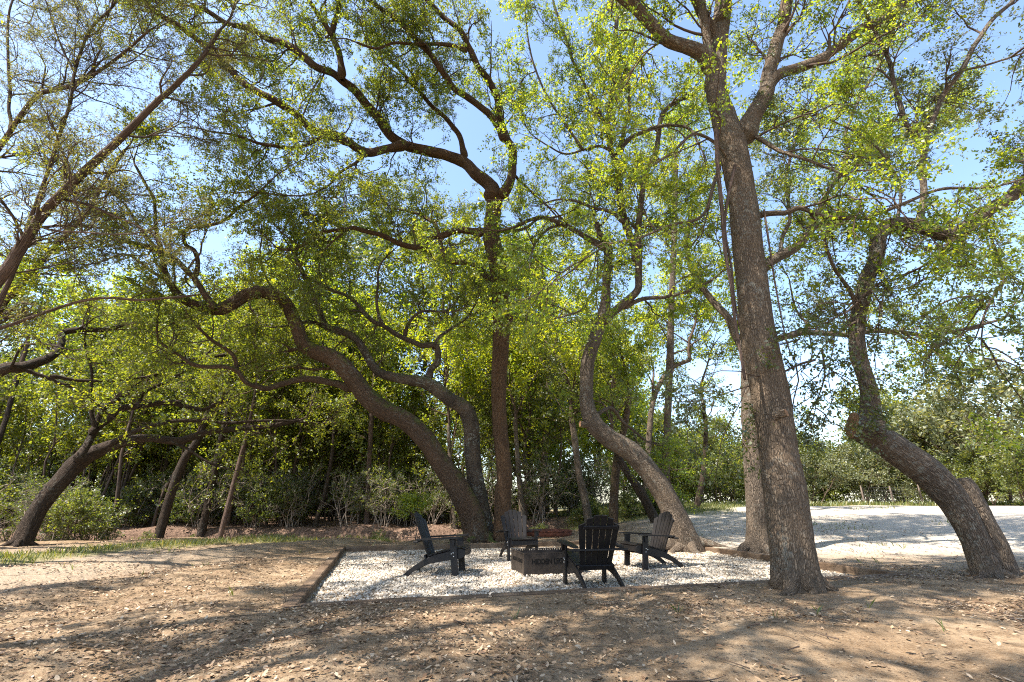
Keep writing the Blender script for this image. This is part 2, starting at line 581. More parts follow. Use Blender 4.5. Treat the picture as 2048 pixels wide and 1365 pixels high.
class Bag:
    def __init__(self):
        self.V, self.F, self.A, self.n = [], [], [], 0

    def add(self, V, Fq, A_=None):
        self.V.append(V)
        self.F.append(Fq + self.n)
        if A_ is not None:
            self.A.append(A_)
        self.n += len(V)

    def get(self):
        return np.vstack(self.V), np.vstack(self.F), (np.concatenate(self.A) if self.A else None)


TRIS = {}


def lens_stretch(xy):
    """how much the wide lens widens a round limb across its run, per traced point"""
    xy = np.asarray(xy, float)
    e_ = unit(np.gradient(xy, axis=0))
    perp = np.stack([-e_[:, 1], e_[:, 0]], 1)
    c = (xy - np.array((1024.0, 682.5))) / FPX
    rad = unit(c)
    tan_ = np.stack([-rad[:, 1], rad[:, 0]], 1)
    k = np.sqrt(1 + (c ** 2).sum(1))
    return np.sqrt(((perp * tan_).sum(1)) ** 2 + ((perp * rad).sum(1) * k) ** 2)


def limb_path(spec, Y0, Y1, w0, w1, base=None, wob=0.0, seed=0):
    """spec: flat list of photo points; distance runs from Y0 to Y1, width in photo pixels from w0 to w1 -> (n,4)"""
    xy = np.array(spec, float).reshape(-1, 2)
    d = np.r_[0, np.cumsum(np.hypot(*np.diff(xy, axis=0).T))]
    f = d / d[-1]
    rows = []
    Ys = Y0 + (Y1 - Y0) * f + wob * np.sin(f * 7 + seed) * np.sin(f * math.pi)
    ws = w0 + (w1 - w0) * f ** 0.85
    ws = ws / lens_stretch(xy)
    for (x, y), Yv, w in zip(xy, Ys, ws):
        p, tt = at(x, y, Yv)
        rows.append((*p, 0.5 * w * tt / FPX))
    return np.array(rows)


def trunk_path(pts, Y0, Y1):
    """pts: (x, y, width) in photo pixels; the foot goes into the ground below the first"""
    rows = []
    n = len(pts) - 1
    fs_ = lens_stretch([(x, y) for x, y, w in pts])
    for k, (x, y, w) in enumerate(pts):
        w = w / fs_[k]
        p, tt = at(x, y, Y0 + (Y1 - Y0) * k / n)
        rows.append((*p, 0.5 * w * tt / FPX))
    rows = np.array(rows)
    dirn = rows[0, :3] - rows[1, :3]
    zg = float(gz(rows[0, 0], rows[0, 1])) - 0.25
    k = max(0.05, (rows[0, 2] - zg)) / max(0.2, -dirn[2])
    foot = rows[0].copy()
    foot[:3] += dirn * min(k, 1.2)
    foot[2] = zg
    return np.vstack([foot, rows])


def proto(name, H, R, nlimb, leaf, size, per, wid=0.55, n2_=6, n3=5, z0=0.1, stems=1, lv=0.5, up=0.05, bare=0.0, twig='twig', stem_r=0.09, upn=0.6, joined=True):
    """a crown of height H and radius R whose stem starts at the origin; returns (branch mesh, leaf mesh)"""
    tw, lf = Bag(), Bag()
    st = np.zeros((stems, 3))
    if stems > 1:
        st[:, :2] = rng.normal(size=(stems, 2)) * R * 0.15
    dirs = np.tile(np.array((0, 0, 1.0)), (stems, 1))
    if stems > 1:
        dirs = dirs + np.c_[rng.normal(size=(stems, 2)) * 0.35, np.zeros(stems)]
    P0, R0 = grow(st, dirs, np.full(stems, H * 0.92) * (0.75 + 0.25 * rng.random(stems)), np.full(stems, stem_r), 9, 0.12, 0.05, 0.2)
    V, Fq = tubes_thin(P0, R0, 6)
    tw.add(V, Fq)
    p, d, r, f = offspring(P0, R0, nlimb, z0, 55)
    prof = np.sqrt(np.clip(1 - ((f - 0.42) / 0.62) ** 2, 0.08, 1))
    ln = R * prof * (0.75 + 0.5 * rng.random(len(p)))
    P1, R1 = grow(p, d + np.array((0, 0, 0.12)), ln, np.clip(r * 0.55, 0.012, 0.06), 6, 0.22, up)
    V, Fq = tubes_thin(P1, R1, 4)
    tw.add(V, Fq)
    p, d, r, f = offspring(P1, R1, n2_, 0.18, 50)
    ln = R * (0.22 + 0.22 * rng.random(len(p)))
    P2, R2 = grow(p, d, ln, np.clip(r * 0.5, 0.006, 0.02), 3, 0.25, up)
    V, Fq = tubes_thin(P2, R2, 3)
    tw.add(V, Fq)
    p, d, r, f = offspring(P2, R2, n3, 0.2, 48)
    ln = R * (0.08 + 0.11 * rng.random(len(p)))
    P3, R3 = grow(p, d, ln, np.clip(r * 0.5, 0.004, 0.008), 1, 0.2, up)
    V, Fq = tubes_thin(P3, R3, 3)
    tw.add(V, Fq)
    if bare:
        keep = rng.random(len(P3)) > bare
        P3 = P3[keep]
    V, Fq, A_ = leaves(P3, per, size, wid, size * 0.6, upn, 0.0, 0.0, lv, 0.22)
    lf.add(V, Fq, A_)
    V, Fq, _ = tw.get()
    mb = mesh_np(name + '_branches', V, Fq, M[twig])
    V, Fq, A_ = lf.get()
    ml = mesh_np(name + '_leaves', V, Fq, M[leaf], {"lv": ('FLOAT', A_)}, False)
    TRIS['proto ' + name] = len(mb.polygons) * 2 + len(ml.polygons) * 2
    if joined:
        return merge(mb, ml, name, leaf, twig)
    return mb, ml



def merge(mb, ml, name, leaf, twig='twig'):
    """branches and leaves of a crown in one mesh with two materials"""
    nb, nlv = len(mb.vertices), len(ml.vertices)
    V = np.empty((nb + nlv) * 3, np.float32)
    mb.vertices.foreach_get("co", V[:nb * 3])
    ml.vertices.foreach_get("co", V[nb * 3:])
    fb = np.empty(len(mb.loops), np.int32)
    fl = np.empty(len(ml.loops), np.int32)
    mb.loops.foreach_get("vertex_index", fb)
    ml.loops.foreach_get("vertex_index", fl)
    lv = np.empty(nlv, np.float32)
    ml.attributes["lv"].data.foreach_get("value", lv)
    me = mesh_np(name, V.reshape(-1, 3), np.vstack([fb.reshape(-1, 4), fl.reshape(-1, 4) + nb]), M[twig],
                 {"lv": ('FLOAT', np.r_[np.zeros(nb), lv])}, False)
    me.materials.append(M[leaf])
    mi = np.zeros(len(me.polygons), np.int32)
    mi[len(fb) // 4:] = 1
    me.polygons.foreach_set("material_index", mi)
    bpy.data.meshes.remove(mb)
    bpy.data.meshes.remove(ml)
    return me


PROTO = {}
SPRAY = {}
BOUGHS = []


def make_sprays(kind, leaf, size, per, wid=0.52, n=4, **kw):
    """leafy boughs about two metres long that grow along +Z from the origin; branches and leaves in one mesh"""
    out = []
    for k in range(n):
        H = 1.9 + 0.7 * k / n
        mb, ml = proto('bough_%s' % kind, H, 1.2 + 0.15 * (k % 3), 8, leaf, size, per, wid, z0=0.12, stem_r=0.02, joined=False, **kw)
        me = merge(mb, ml, 'leafy_bough', leaf)
        out.append(me)
    SPRAY[kind] = out


make_sprays('leaf_oak', 'leaf_oak', 0.06, 12, lv=0.5, n2_=5, n3=4)
make_sprays('leaf_bright', 'leaf_bright', 0.06, 12, wid=0.55, lv=0.6, n2_=5, n3=4)
make_sprays('leaf_dark', 'leaf_dark', 0.055, 11, lv=0.55, n2_=5, n3=4, n=3)
make_sprays('leaf_juniper', 'leaf_juniper', 0.055, 12, wid=0.24, lv=0.5, n2_=6, n3=4, upn=0.1, up=0.0)


class Tree:
    def __init__(self, name, label, bark, leaf, twig='twig', cat='tree', group=None, seed=0):
        self.name, self.label, self.bark, self.leaf, self.twig = name, label, bark, leaf, twig
        self.cat, self.group, self.seed = cat, group, seed
        self.trunks, self.limbs, self.stubs = [], [], []
        self.hidden = []

    def trunk(self, path, sides=40, step=0.06, flare=0.35, lump=0.05, furrow=0.05, shoots=None):
        self.trunks.append((path, sides, step, flare, lump, furrow))
        if shoots:
            self.hidden.append((path, shoots))
        return self

    def limb(self, path, f0=0.15, dens=1.0, sides=12):
        self.limbs.append((path, f0, dens, sides))
        return self

    def build(self, b1=1.6, l1=(1.0, 2.2), n2_=7, l2=(0.5, 1.1), n3=6, l3=(0.22, 0.45), nl=9, size=0.06, wid=0.5,
              up=0.06, gn=0.28, lv=0.5, upn=0.6, droop=0.0, spread=0.03, boughs=0.5, bscale=(0.7, 1.15)):
        p0 = self.trunks[0][0] if self.trunks else self.limbs[0][0]
        foot = p0[0, :3].copy()
        if self.trunks:
            foot[2] = float(gz(foot[0], foot[1]))
        root = empty(self.name, foot, self.label, self.cat, self.group)
        off = -foot
        sd = self.seed * 17
        for k, (path, sides, step, flare, lump, furrow) in enumerate(self.trunks):
            P, s = resample(catmull(path, 12), step)
            V, Fq, bk = tube_big(P, s, sides, lump, flare, sd + k, True, furrow)
            me = mesh_np('trunk', V + off, Fq, M[self.bark], {"bark": ('FLOAT_VECTOR', bk)})
            link('trunk', me, root)
        src = []
        for k, (path, f0, dens, sides) in enumerate(self.limbs):
            P, s = resample(catmull(path, 10), 0.09)
            q = np.stack([s * 1.6, np.zeros_like(s) + k * 7.7, np.zeros_like(s) + sd], -1)
            jit = np.stack([vnoise(q, 3), vnoise(q, 4), vnoise(q, 5)], -1) * np.minimum(0.07, P[:, 3:4] * 1.2) * smooth(0, 0.4, s)[:, None]
            P[:, :3] += jit
            rr = max(0.03, P[0, 3])
            P[:, 3] *= (0.45 + 0.55 * smooth(0, 1.1 * rr, s)) * (1 + 0.3 * np.exp(-((s - 1.6 * rr) / (1.6 * rr)) ** 2))
            V, Fq, bk = tube_big(P, s, sides, 0.09, 0, sd + 40 + k, True, 0.04)
            me = mesh_np('limb', V + off, Fq, M[self.bark], {"bark": ('FLOAT_VECTOR', bk)})
            link('limb', me, root)
            src.append((P, s, f0, dens))
        for path, (f0, dens) in self.hidden:
            P, s = resample(catmull(path, 12), 0.1)
            src.append((P, s, f0, dens))
        tw, lf = Bag(), Bag()
        for P, s, f0, dens in src:
            L = s[-1] * (1 - f0)
            n = max(2, int(L * b1 * dens + 0.5))
            R = P[None, :, 3]
            p, d, r, f = offspring(P[None, :, :3], R, n, f0, 58)
            p = np.vstack([p, P[-1:, :3]])                # the limb itself runs on as a leader
            d = np.vstack([d, unit(P[-1:, :3] - P[-3:-2, :3])])
            r = np.r_[r, P[-1, 3] * 1.25]
            ln = l1[0] + (l1[1] - l1[0]) * rng.random(len(p)) ** 1.3
            d = unit(d + np.array((0, 0.25, 0.3)))
            P1, R1 = grow(p, d, ln, np.clip(r * 0.5, 0.008, 0.032), 7, gn, up)
            V, Fq = tubes_thin(P1, R1, 5)
            tw.add(V, Fq)
            p, d, r, f = offspring(P1, R1, n2_, 0.12, 52)
            ln = (l2[0] + (l2[1] - l2[0]) * rng.random(len(p))) * (1.15 - 0.55 * f)
            P2, R2 = grow(p, d, ln, np.clip(r * 0.6, 0.004, 0.012), 4, gn * 1.1, up)
            V, Fq = tubes_thin(P2, R2, 4)
            tw.add(V, Fq)
            p, d, r, f = offspring(P2, R2, n3, 0.15, 48)
            ln = l3[0] + (l3[1] - l3[0]) * rng.random(len(p))
            P3, R3 = grow(p, d, ln, np.clip(r * 0.6, 0.0022, 0.005), 1, gn, up)
            V, Fq = tubes_thin(P3, R3, 3)
            tw.add(V, Fq)
            V, Fq, A_ = leaves(P3, nl, size, wid, spread, upn, 0.1, droop, lv)
            lf.add(V, Fq, A_)
        V, Fq, _ = tw.get()
        link('twigs', mesh_np('twigs', V + off, Fq, M[self.twig]), root)["kind"] = "stuff"
        TRIS[self.label[:30] + ' twigs'] = len(Fq) * 2
        V, Fq, A_ = lf.get()
        link('crown', mesh_np('crown', V + off, Fq, M[self.leaf], {"lv": ('FLOAT', A_)}, False), root)
        TRIS[self.label[:30] + ' leaves'] = len(Fq) * 2
        for P, s, f0, dens in src:
            L = s[-1] * (1 - f0)
            nb = int(L * boughs * dens + 0.6)
            if not nb:
                continue
            p, d, r, f = offspring(P[None, :, :3], P[None, :, 3], nb, f0, 62)
            p = np.vstack([p, P[-1:, :3]])
            d = np.vstack([d, unit(P[-1:, :3] - P[-3:-2, :3])])
            d = unit(d + np.array((0, 0.35, 0.45)))
            for q, dd in zip(p, d):
                ctr = q + dd * 1.1
                if BOUGHS and min(np.sum((np.array(BOUGHS) - ctr) ** 2, 1)) < 0.95 ** 2:
                    continue                      # boughs keep their distance from one another
                BOUGHS.append(ctr)
                o = link('leafy_bough', random.choice(SPRAY[self.leaf]), root, q + off)
                o["kind"] = "stuff"
                o.rotation_mode = 'QUATERNION'
                o.rotation_quaternion = Vector(dd).to_track_quat('Z', random.choice('XY'))
                o.scale = (random.uniform(*bscale),) * 3
        self.root = root
        return root


def roots(tree, n=6, seed=0, length=0.7):
    """surface roots that run out from the foot of the trunk and dive into the soil"""
    root = tree.root
    P = tree.trunks[0][0]
    fx, fy = root.location.x, root.location.y
    r0 = float(P[1, 3])
    cx, cy_ = P[1, 0], P[1, 1]
    rr = np.random.default_rng(900 + seed)
    for k in range(n):
        a = 2 * math.pi * (k + 0.7 * rr.random()) / n
        L = length * (0.6 + 0.8 * rr.random())
        pts = []
        for j, f in enumerate((0.0, 0.25, 0.5, 0.75, 1.0)):
            b = a + 0.35 * f * (rr.random() - 0.5) * 2
            d = r0 * 0.6 + L * f
            x, y = cx + d * math.cos(b), cy_ + d * math.sin(b)
            z = float(gz(x, y)) + (0.16 * r0 / 0.3) * (1 - f) ** 2.2 - 0.035 * f - 0.01
            pts.append((x, y, z, r0 * (0.36 * (1 - f) ** 1.2 + 0.05)))
        Q, s = resample(catmull(np.array(pts), 8), 0.04)
        V, Fq, bk = tube_big(Q, s, 10, 0.1, 0, 200 + seed * 9 + k, True, 0.05)
        link('root', mesh_np('root', V - np.array(root.location), Fq, M[tree.bark], {"bark": ('FLOAT_VECTOR', bk)}), root)


def stub(tree_root, px, py, Y, w, d, length, bark, cut=(0.42, 0.24, 0.12)):
    """a sawn-off branch stub with its pale cut face"""
    p, tt = at(px, py, Y)
    r = 0.5 * w * tt / FPX
    d = np.array(d, float) / np.linalg.norm(d)
    path = np.array([(*(p - d * length), r * 1.1), (*(p - d * length * 0.5), r * 1.0), (*p, r)])
    P, s = resample(catmull(path, 6), 0.03)
    V, Fq, bk = tube_big(P, s, 16, 0.14, 0, 5, False, 0.05)
    off = -np.array(tree_root.location)
    o = link('cut_stub', mesh_np('cut_stub', V + off, Fq, M[bark], {"bark": ('FLOAT_VECTOR', bk)}), tree_root)
    last = V[-16:]
    c = last.mean(0) + d * r * 0.12
    ring2 = c + (last - last.mean(0)) * 0.55
    VV = np.vstack([last + d * 0.002, ring2, c[None]])
    i = np.arange(16)
    j = (i + 1) % 16
    F1 = np.stack([i, j, 16 + j, 16 + i], -1)
    F2 = np.stack([16 + i[0::2], 16 + i[1::2], 16 + (i[0::2] + 2) % 16, np.full(8, 32)], -1)
    link('cut_face', mesh_np('cut_face', VV + off, np.vstack([F1, F2]), M['cutwood']), o)
    return o


t = NT('cut_wood')
co = t.n("ShaderNodeTexCoord").outputs["Object"]
cn = t.noise(co, 22.0, 4.0, 0.6)
M['cutwood'] = t.bsdf(t.mix(t.rng(cn, 0.3, 0.7), (0.13, 0.065, 0.035), (0.33, 0.19, 0.10)), 0.85, 0.2, cn, 0.5, 0.01)

# ------------------------------------------------------------------ the traced trees
st1 = at(1552, 1082, 5.78)[0]
st2 = at(1584, 1078, 5.78)[0]
M['bark_big'] = bark_mat('bark_big', (0.05, 0.036, 0.025), (0.30, 0.22, 0.15), 36.0, 0.30, lichen=0.3,
                         stain=[(st1, 0.26), (st2, 0.30)], wear=(0.22, 0.15, 0.095))
LP = limb_path

# --- big tree on the right of the bed
big = Tree('oak_tree', "massive upright tree trunk at the right of the gravel bed with red stains low down", 'bark_big', 'leaf_bright', seed=1)
big.trunk(trunk_path([(1601, 1212, 108), (1587, 1120, 93), (1571, 993, 87), (1556, 897, 80), (1542, 800, 78), (1517, 677, 73), (1503, 560, 64),
                      (1492, 460, 62), (1482, 380, 58), (1466, 300, 60), (1447, 235, 52), (1432, 176, 42), (1437, 88, 37), (1447, 0, 34), (1452, -110, 28), (1446, -230, 20)], 6.1, 6.9),
          64, 0.04, 0.22, 0.035, 0.035, shoots=(0.72, 1.0))
big.limb(LP([1478, 290, 1495, 249, 1527, 190, 1542, 141, 1557, 73, 1575, 0, 1600, -120], 6.6, 6.3, 38, 18), 0.25, 1.0, 20)
big.limb(LP([1420, 150, 1408, 112, 1337, 76, 1278, 18, 1234, -10, 1150, -90], 6.7, 5.6, 34, 24), 0.25, 1.0, 20)
big.limb(LP([1425, 190, 1416, 111, 1405, 0, 1398, -90], 6.75, 6.2, 22, 14), 0.3, 0.8, 14)
big.limb(LP([1520, 195, 1557, 158, 1591, 141, 1661, 108, 1743, 53, 1813, 0, 1900, -60], 6.5, 6.0, 22, 14), 0.2, 1.0, 14)
big.limb(LP([1490, 262, 1503, 272, 1550, 302, 1573, 311, 1640, 330], 6.6, 6.0, 12, 6), 0.2, 1.0)
big.limb(LP([1505, 433, 1517, 432, 1567, 429, 1596, 417, 1655, 429, 1737, 436, 1769, 444], 6.55, 6.1, 12, 7), 0.3, 0.7)
big.limb(LP([1740, 432, 1807, 409, 1884, 379, 1977, 378, 2048, 359], 6.2, 5.8, 8, 4), 0.1, 0.8)
big.limb(LP([1440, 330, 1420, 400, 1390, 440, 1330, 455, 1270, 480], 6.6, 6.1, 8, 4), 0.2, 0.8)
big.limb(LP([1470, 360, 1440, 300, 1390, 270, 1350, 300, 1310, 330], 6.6, 6.0, 10, 4), 0.2, 0.8)


def W(*pts):
    return np.array(pts, float)


# unseen boughs added above the view, towards the camera, to shade the open ground
big.limb(W((4.25, 6.8, 10.0, .10), (3.2, 6.0, 11.3, .09), (1.8, 4.4, 12.2, .07), (0.2, 2.4, 12.6, .045)), 0.35, 0.6, 14)
big.limb(W((4.25, 6.8, 10.4, .09), (4.6, 5.6, 11.8, .08), (5.0, 3.6, 12.6, .06), (5.2, 1.4, 13.0, .04)), 0.35, 0.6, 14)
big.build(1.5, (0.9, 2.0), 7, (0.45, 1.0), 6, (0.2, 0.42), 12, 0.056, 0.55, lv=0.55, upn=0.5, boughs=0.75)
stub(big.root, 1573, 826, 5.88, 15, (0.75, -1.0, 0.2), 0.16, 'bark_big')

# --- straight tree behind the bed
mid = Tree('oak_tree', "tall straight brown trunk behind the far chair, forking high into arching limbs", 'bark_straight', 'leaf_oak', seed=2)
mid.trunk(trunk_path([(1003, 1090, 38), (1005, 1040, 34), (1006, 980, 33), (1009, 955, 31), (1000, 853, 29), (998, 765, 30), (1003, 648, 34), (1001, 578, 35),
                      (996, 534, 36), (983, 476, 33), (986, 432, 31), (990, 400, 32), (992, 385, 26)], 14.4, 13.4), 40, 0.07, 0.25, 0.04, 0.04)
mid.limb(LP([990, 405, 978, 372, 954, 346, 910, 316, 852, 299, 808, 287, 778, 268, 752, 228, 717, 193, 687, 164, 664, 146, 632, 138, 603, 111, 567, 91, 529, 70, 500, 59, 440, 38, 380, 10], 13.4, 9.8, 26, 9, wob=0.4), 0.25, 1.0, 20)
mid.limb(LP([684, 160, 676, 103, 664, 67, 673, 29, 676, -20, 690, -90], 11.0, 9.6, 14, 9), 0.1, 1.0, 14)
mid.limb(LP([668, 75, 650, 48, 632, 25, 611, -5, 570, -60], 10.5, 9.4, 10, 6), 0.1, 1.0)
mid.limb(LP([815, 288, 764, 297, 728, 303, 699, 287, 664, 272, 626, 258, 588, 231, 544, 199, 500, 173, 469, 146, 410, 94, 352, 50, 293, 6, 230, -40], 12.4, 8.6, 19, 9, wob=0.5, seed=2), 0.15, 1.0, 16)
mid.limb(LP([700, 288, 641, 279, 610, 290, 573, 297, 529, 293, 470, 270, 420, 262], 11.5, 9.4, 10, 4), 0.1, 1.1)
mid.limb(LP([735, 305, 700, 335, 676, 350, 660, 370, 634, 385, 600, 392], 11.8, 10.4, 8, 3), 0.2, 1.1)
mid.limb(LP([993, 395, 1012, 380, 1024, 350, 1024, 302, 1010, 272, 1000, 230, 995, 205, 983, 179, 957, 138, 942, 100, 928, 73, 904, 47, 866, 12, 820, -30], 13.4, 10.2, 19, 9, wob=0.3), 0.3, 1.0, 16)
mid.limb(LP([1014, 285, 980, 234, 957, 214, 922, 188, 890, 149, 863, 114, 834, 82, 799, 44, 764, 18, 720, -15], 12.6, 9.4, 15, 9), 0.15, 1.0, 14)
mid.limb(LP([930, 318, 925, 278, 904, 249, 863, 211, 840, 182, 808, 146, 780, 120], 13.0, 12.0, 12, 6), 0.2, 1.0)
mid.limb(LP([935, 104, 915, 95, 880, 90, 830, 92, 790, 90, 750, 96, 715, 85], 11.0, 9.8, 10, 5), 0.15, 1.0)
mid.limb(LP([970, 468, 948, 463, 919, 461, 890, 473, 863, 476, 834, 495, 808, 493, 781, 482, 749, 467, 711, 455, 688, 460, 652, 464, 623, 479, 594, 496, 570, 500], 13.6, 11.2, 15, 6, wob=0.3), 0.2, 1.0, 14)
mid.limb(LP([985, 572, 963, 543, 939, 526, 904, 526, 890, 511, 878, 482, 870, 450, 840, 430, 800, 420], 14.2, 14.8, 14, 5), 0.3, 1.0, 14)
mid.limb(LP([997, 462, 1042, 461, 1071, 441, 1100, 438, 1150, 420], 13.4, 13.8, 8, 3), 0.3, 0.6)
mid.limb(LP([690, 462, 670, 480, 650, 500, 640, 520], 11.8, 11.2, 5, 3), 0.1, 1.0)
mid.limb(LP([1024, 345, 1050, 372, 1080, 400, 1110, 430], 13.2, 13.8, 6, 3), 0.3, 0.6)
mid.build(2.0, (1.0, 2.4), 7, (0.5, 1.2), 5, (0.25, 0.5), 13, 0.074, 0.52, lv=0.5, boughs=1.2)
stub(mid.root, 1004, 512, 13.35, 19, (0.15, -0.35, 1.0), 1.0, 'bark_straight')
stub(mid.root, 1022, 632, 13.7, 13, (0.35, -0.2, 1.0), 0.7, 'bark_straight')

# --- leaning mossy oak, two stems, beside it
oak = Tree('oak_tree', "mossy leaning oak with snaking limbs beside the straight trunk, forked at its foot", 'bark_oak', 'leaf_oak', seed=3)
oak.trunk(trunk_path([(958, 1092, 50), (942, 1030, 50), (922, 985, 46), (900, 952, 42), (877, 918, 40), (853, 882, 39), (812, 842, 38), (765, 820, 39), (735, 795, 38), (712, 765, 37), (692, 739, 36), (663, 715, 34),
                      (627, 703, 31), (606, 686, 29), (594, 655, 27), (578, 618, 26), (562, 598, 26), (530, 585, 26), (495, 590, 26), (469, 605, 26), (439, 619, 24), (404, 614, 20), (366, 599, 17), (346, 576, 15),
                      (331, 549, 14), (325, 517, 13), (311, 499, 12), (281, 491, 10), (240, 480, 8)], 14.3, 10.6), 36, 0.07, 0.25, 0.06, 0.05, shoots=(0.5, 0.55))
oak.limb(LP([430, 618, 419, 605, 401, 570, 384, 549, 352, 520, 325, 505, 313, 461, 310, 420, 308, 394, 290, 365, 270, 330], 11.2, 9.8, 14, 5), 0.2, 1.0, 14)
oak.limb(LP([390, 555, 393, 532, 385, 505, 372, 491, 372, 464, 388, 452, 410, 450, 448, 441, 483, 412, 513, 391, 545, 360], 11.0, 10.0, 11, 4), 0.2, 1.0)
oak.limb(LP([318, 502, 290, 470, 262, 430, 240, 400, 215, 380], 10.8, 9.6, 8, 3), 0.1, 1.0)
oak.limb(LP([340, 565, 310, 545, 285, 525, 250, 510, 215, 520], 10.8, 9.8, 8, 3), 0.1, 1.0)
oak.limb(LP([716, 776, 701, 774, 663, 765, 613, 756, 560, 768, 530, 774, 492, 762, 472, 742, 440, 735, 393, 731, 352, 711, 320, 680, 315, 640], 13.4, 11.0, 16, 5, wob=0.2), 0.25, 1.1, 14)
oak.limb(LP([472, 745, 468, 720, 450, 700, 424, 683, 395, 655, 375, 630], 12.2, 11.0, 10, 4), 0.15, 1.0)
oak.limb(LP([700, 770, 690, 740, 655, 738, 620, 740, 580, 735, 540, 742], 13.6, 13.0, 8, 3), 0.15, 1.0)
oak.limb(LP([640, 708, 615, 702, 590, 701, 580, 703], 13.0, 12.8, 9, 7), 0.8, 0.2)
oak.limb(LP([560, 600, 540, 570, 525, 535, 520, 500], 12.5, 12.0, 6, 3), 0.15, 1.0)
oak.build(1.3, (0.9, 2.1), 7, (0.5, 1.1), 5, (0.25, 0.5), 13, 0.07, 0.52, lv=0.5, boughs=0.35)
# the second stem of the same stool, spotted with lichen
lic = Tree('oak_tree', "lichen spotted dark stem rising behind the mossy leaning oak", 'bark_lichen', 'leaf_oak', seed=4)
lic.trunk(trunk_path([(972, 1086, 40), (962, 1020, 36), (950, 955, 33), (944, 890, 32), (942, 850, 32), (929, 818, 31), (897, 797, 28), (871, 777, 27), (847, 765, 24), (809, 759, 20), (770, 750, 18), (750, 738, 17), (736, 715, 17),
                      (718, 686, 16), (695, 668, 15), (654, 654, 14), (640, 625, 12), (630, 598, 11), (613, 560, 10), (600, 534, 9), (591, 512, 8), (597, 490, 7)], 14.7, 12.6), 32, 0.07, 0.2, 0.06, 0.05, shoots=(0.5, 0.8))
lic.limb(LP([852, 768, 856, 750, 859, 736, 871, 724, 872, 705, 865, 692, 838, 692, 809, 677, 765, 651, 742, 639, 701, 598, 660, 580, 620, 560], 14.2, 13.0, 14, 5), 0.3, 1.0, 14)
lic.limb(LP([866, 700, 872, 680, 900, 660, 930, 640, 950, 610], 14.1, 13.8, 8, 3), 0.2, 1.0)
lic.limb(LP([810, 676, 815, 650, 830, 630, 850, 622, 900, 625], 13.8, 13.2, 8, 3), 0.2, 1.0)
lic.limb(LP([765, 650, 752, 610, 755, 570, 762, 530, 790, 500], 13.5, 13.0, 7, 3), 0.2, 1.0)
lic.limb(LP([655, 655, 620, 645, 585, 650, 540, 655], 13.4, 12.8, 8, 3), 0.15, 1.0)
lic.build(1.4, (0.9, 2.0), 7, (0.5, 1.1), 5, (0.25, 0.5), 8, 0.082, 0.52, lv=0.5, boughs=0.35)

# --- leaning S-shaped tree behind the right-hand chair
sno = Tree('oak_tree', "S-shaped leaning tree with sunlit foot behind the chair nearest the big trunk", 'bark_grey', 'leaf_bright', seed=5)
sno.trunk(trunk_path([(1375, 1096, 58), (1345, 1020, 45), (1310, 960, 42), (1264, 906, 39), (1217, 876, 37), (1186, 846, 36), (1174, 809, 28), (1173, 765, 27), (1176, 724, 27), (1188, 683, 26), (1203, 642, 23), (1211, 604, 20),
                      (1213, 565, 17), (1216, 520, 18), (1215, 492, 17), (1200, 470, 12), (1190, 440, 8)], 12.3, 12.0), 36, 0.07, 0.2, 0.05, 0.05, shoots=(0.72, 0.8))
sno.limb(LP([1200, 650, 1217, 634, 1243, 616, 1275, 587, 1278, 550, 1279, 511, 1281, 446, 1284, 394, 1293, 352, 1311, 299, 1325, 234, 1357, 205, 1395, 182], 12.1, 10.4, 17, 8), 0.25, 1.0, 16)
sno.limb(LP([1245, 618, 1258, 611, 1308, 596, 1366, 584, 1419, 564, 1450, 540], 12.0, 11.0, 10, 4), 0.2, 0.9)
sno.limb(LP([1278, 530, 1272, 511, 1261, 488, 1249, 446, 1243, 403, 1237, 337, 1229, 308, 1217, 252, 1220, 205, 1226, 164, 1235, 110, 1230, 60, 1240, 0], 11.8, 10.0, 17, 7), 0.2, 1.0, 16)
sno.limb(LP([1231, 310, 1243, 299, 1278, 272, 1316, 252, 1345, 246, 1381, 264, 1400, 290], 11.0, 10.2, 11, 5), 0.2, 0.9)
sno.limb(LP([1238, 305, 1245, 260, 1258, 210, 1258, 160, 1250, 120], 11.0, 10.2, 9, 4), 0.2, 1.0)
sno.limb(LP([1228, 305, 1200, 294, 1165, 300, 1130, 308, 1090, 290], 11.0, 10.4, 7, 3), 0.1, 1.0)
sno.limb(LP([1216, 500, 1202, 493, 1158, 464, 1129, 446, 1097, 432, 1070, 436, 1029, 455, 1000, 462], 12.0, 11.2, 14, 5), 0.2, 0.5)
sno.limb(LP([1130, 448, 1100, 458, 1075, 480, 1062, 510, 1058, 540], 11.8, 11.4, 7, 2.5), 0.2, 0.8)
sno.limb(LP([1249, 446, 1220, 425, 1190, 418, 1160, 405, 1120, 400, 1080, 410], 11.4, 10.6, 9, 3), 0.1, 0.5)
sno.limb(LP([1205, 575, 1185, 585, 1172, 600, 1160, 620, 1120, 635], 12.1, 11.6, 8, 3), 0.2, 1.0)
sno.limb(LP([1178, 838, 1220, 815, 1250, 850, 1290, 880], 12.3, 13.5, 9, 4), 0.2, 0.7)
sno.limb(LP([1219, 262, 1195, 215, 1160, 150, 1130, 80, 1110, 20, 1100, -40], 10.8, 9.6, 8, 4), 0.1, 1.1)
sno.limb(LP([1165, 300, 1125, 240, 1085, 170, 1060, 100, 1050, 30], 10.7, 9.8, 6, 3), 0.1, 1.1)
sno.build(1.5, (0.9, 2.1), 7, (0.5, 1.1), 5, (0.22, 0.45), 13, 0.068, 0.55, lv=0.6, boughs=0.8)
stub(sno.root, 1160, 848, 12.1, 12, (-1.0, -0.3, 0.1), 0.25, 'bark_grey')

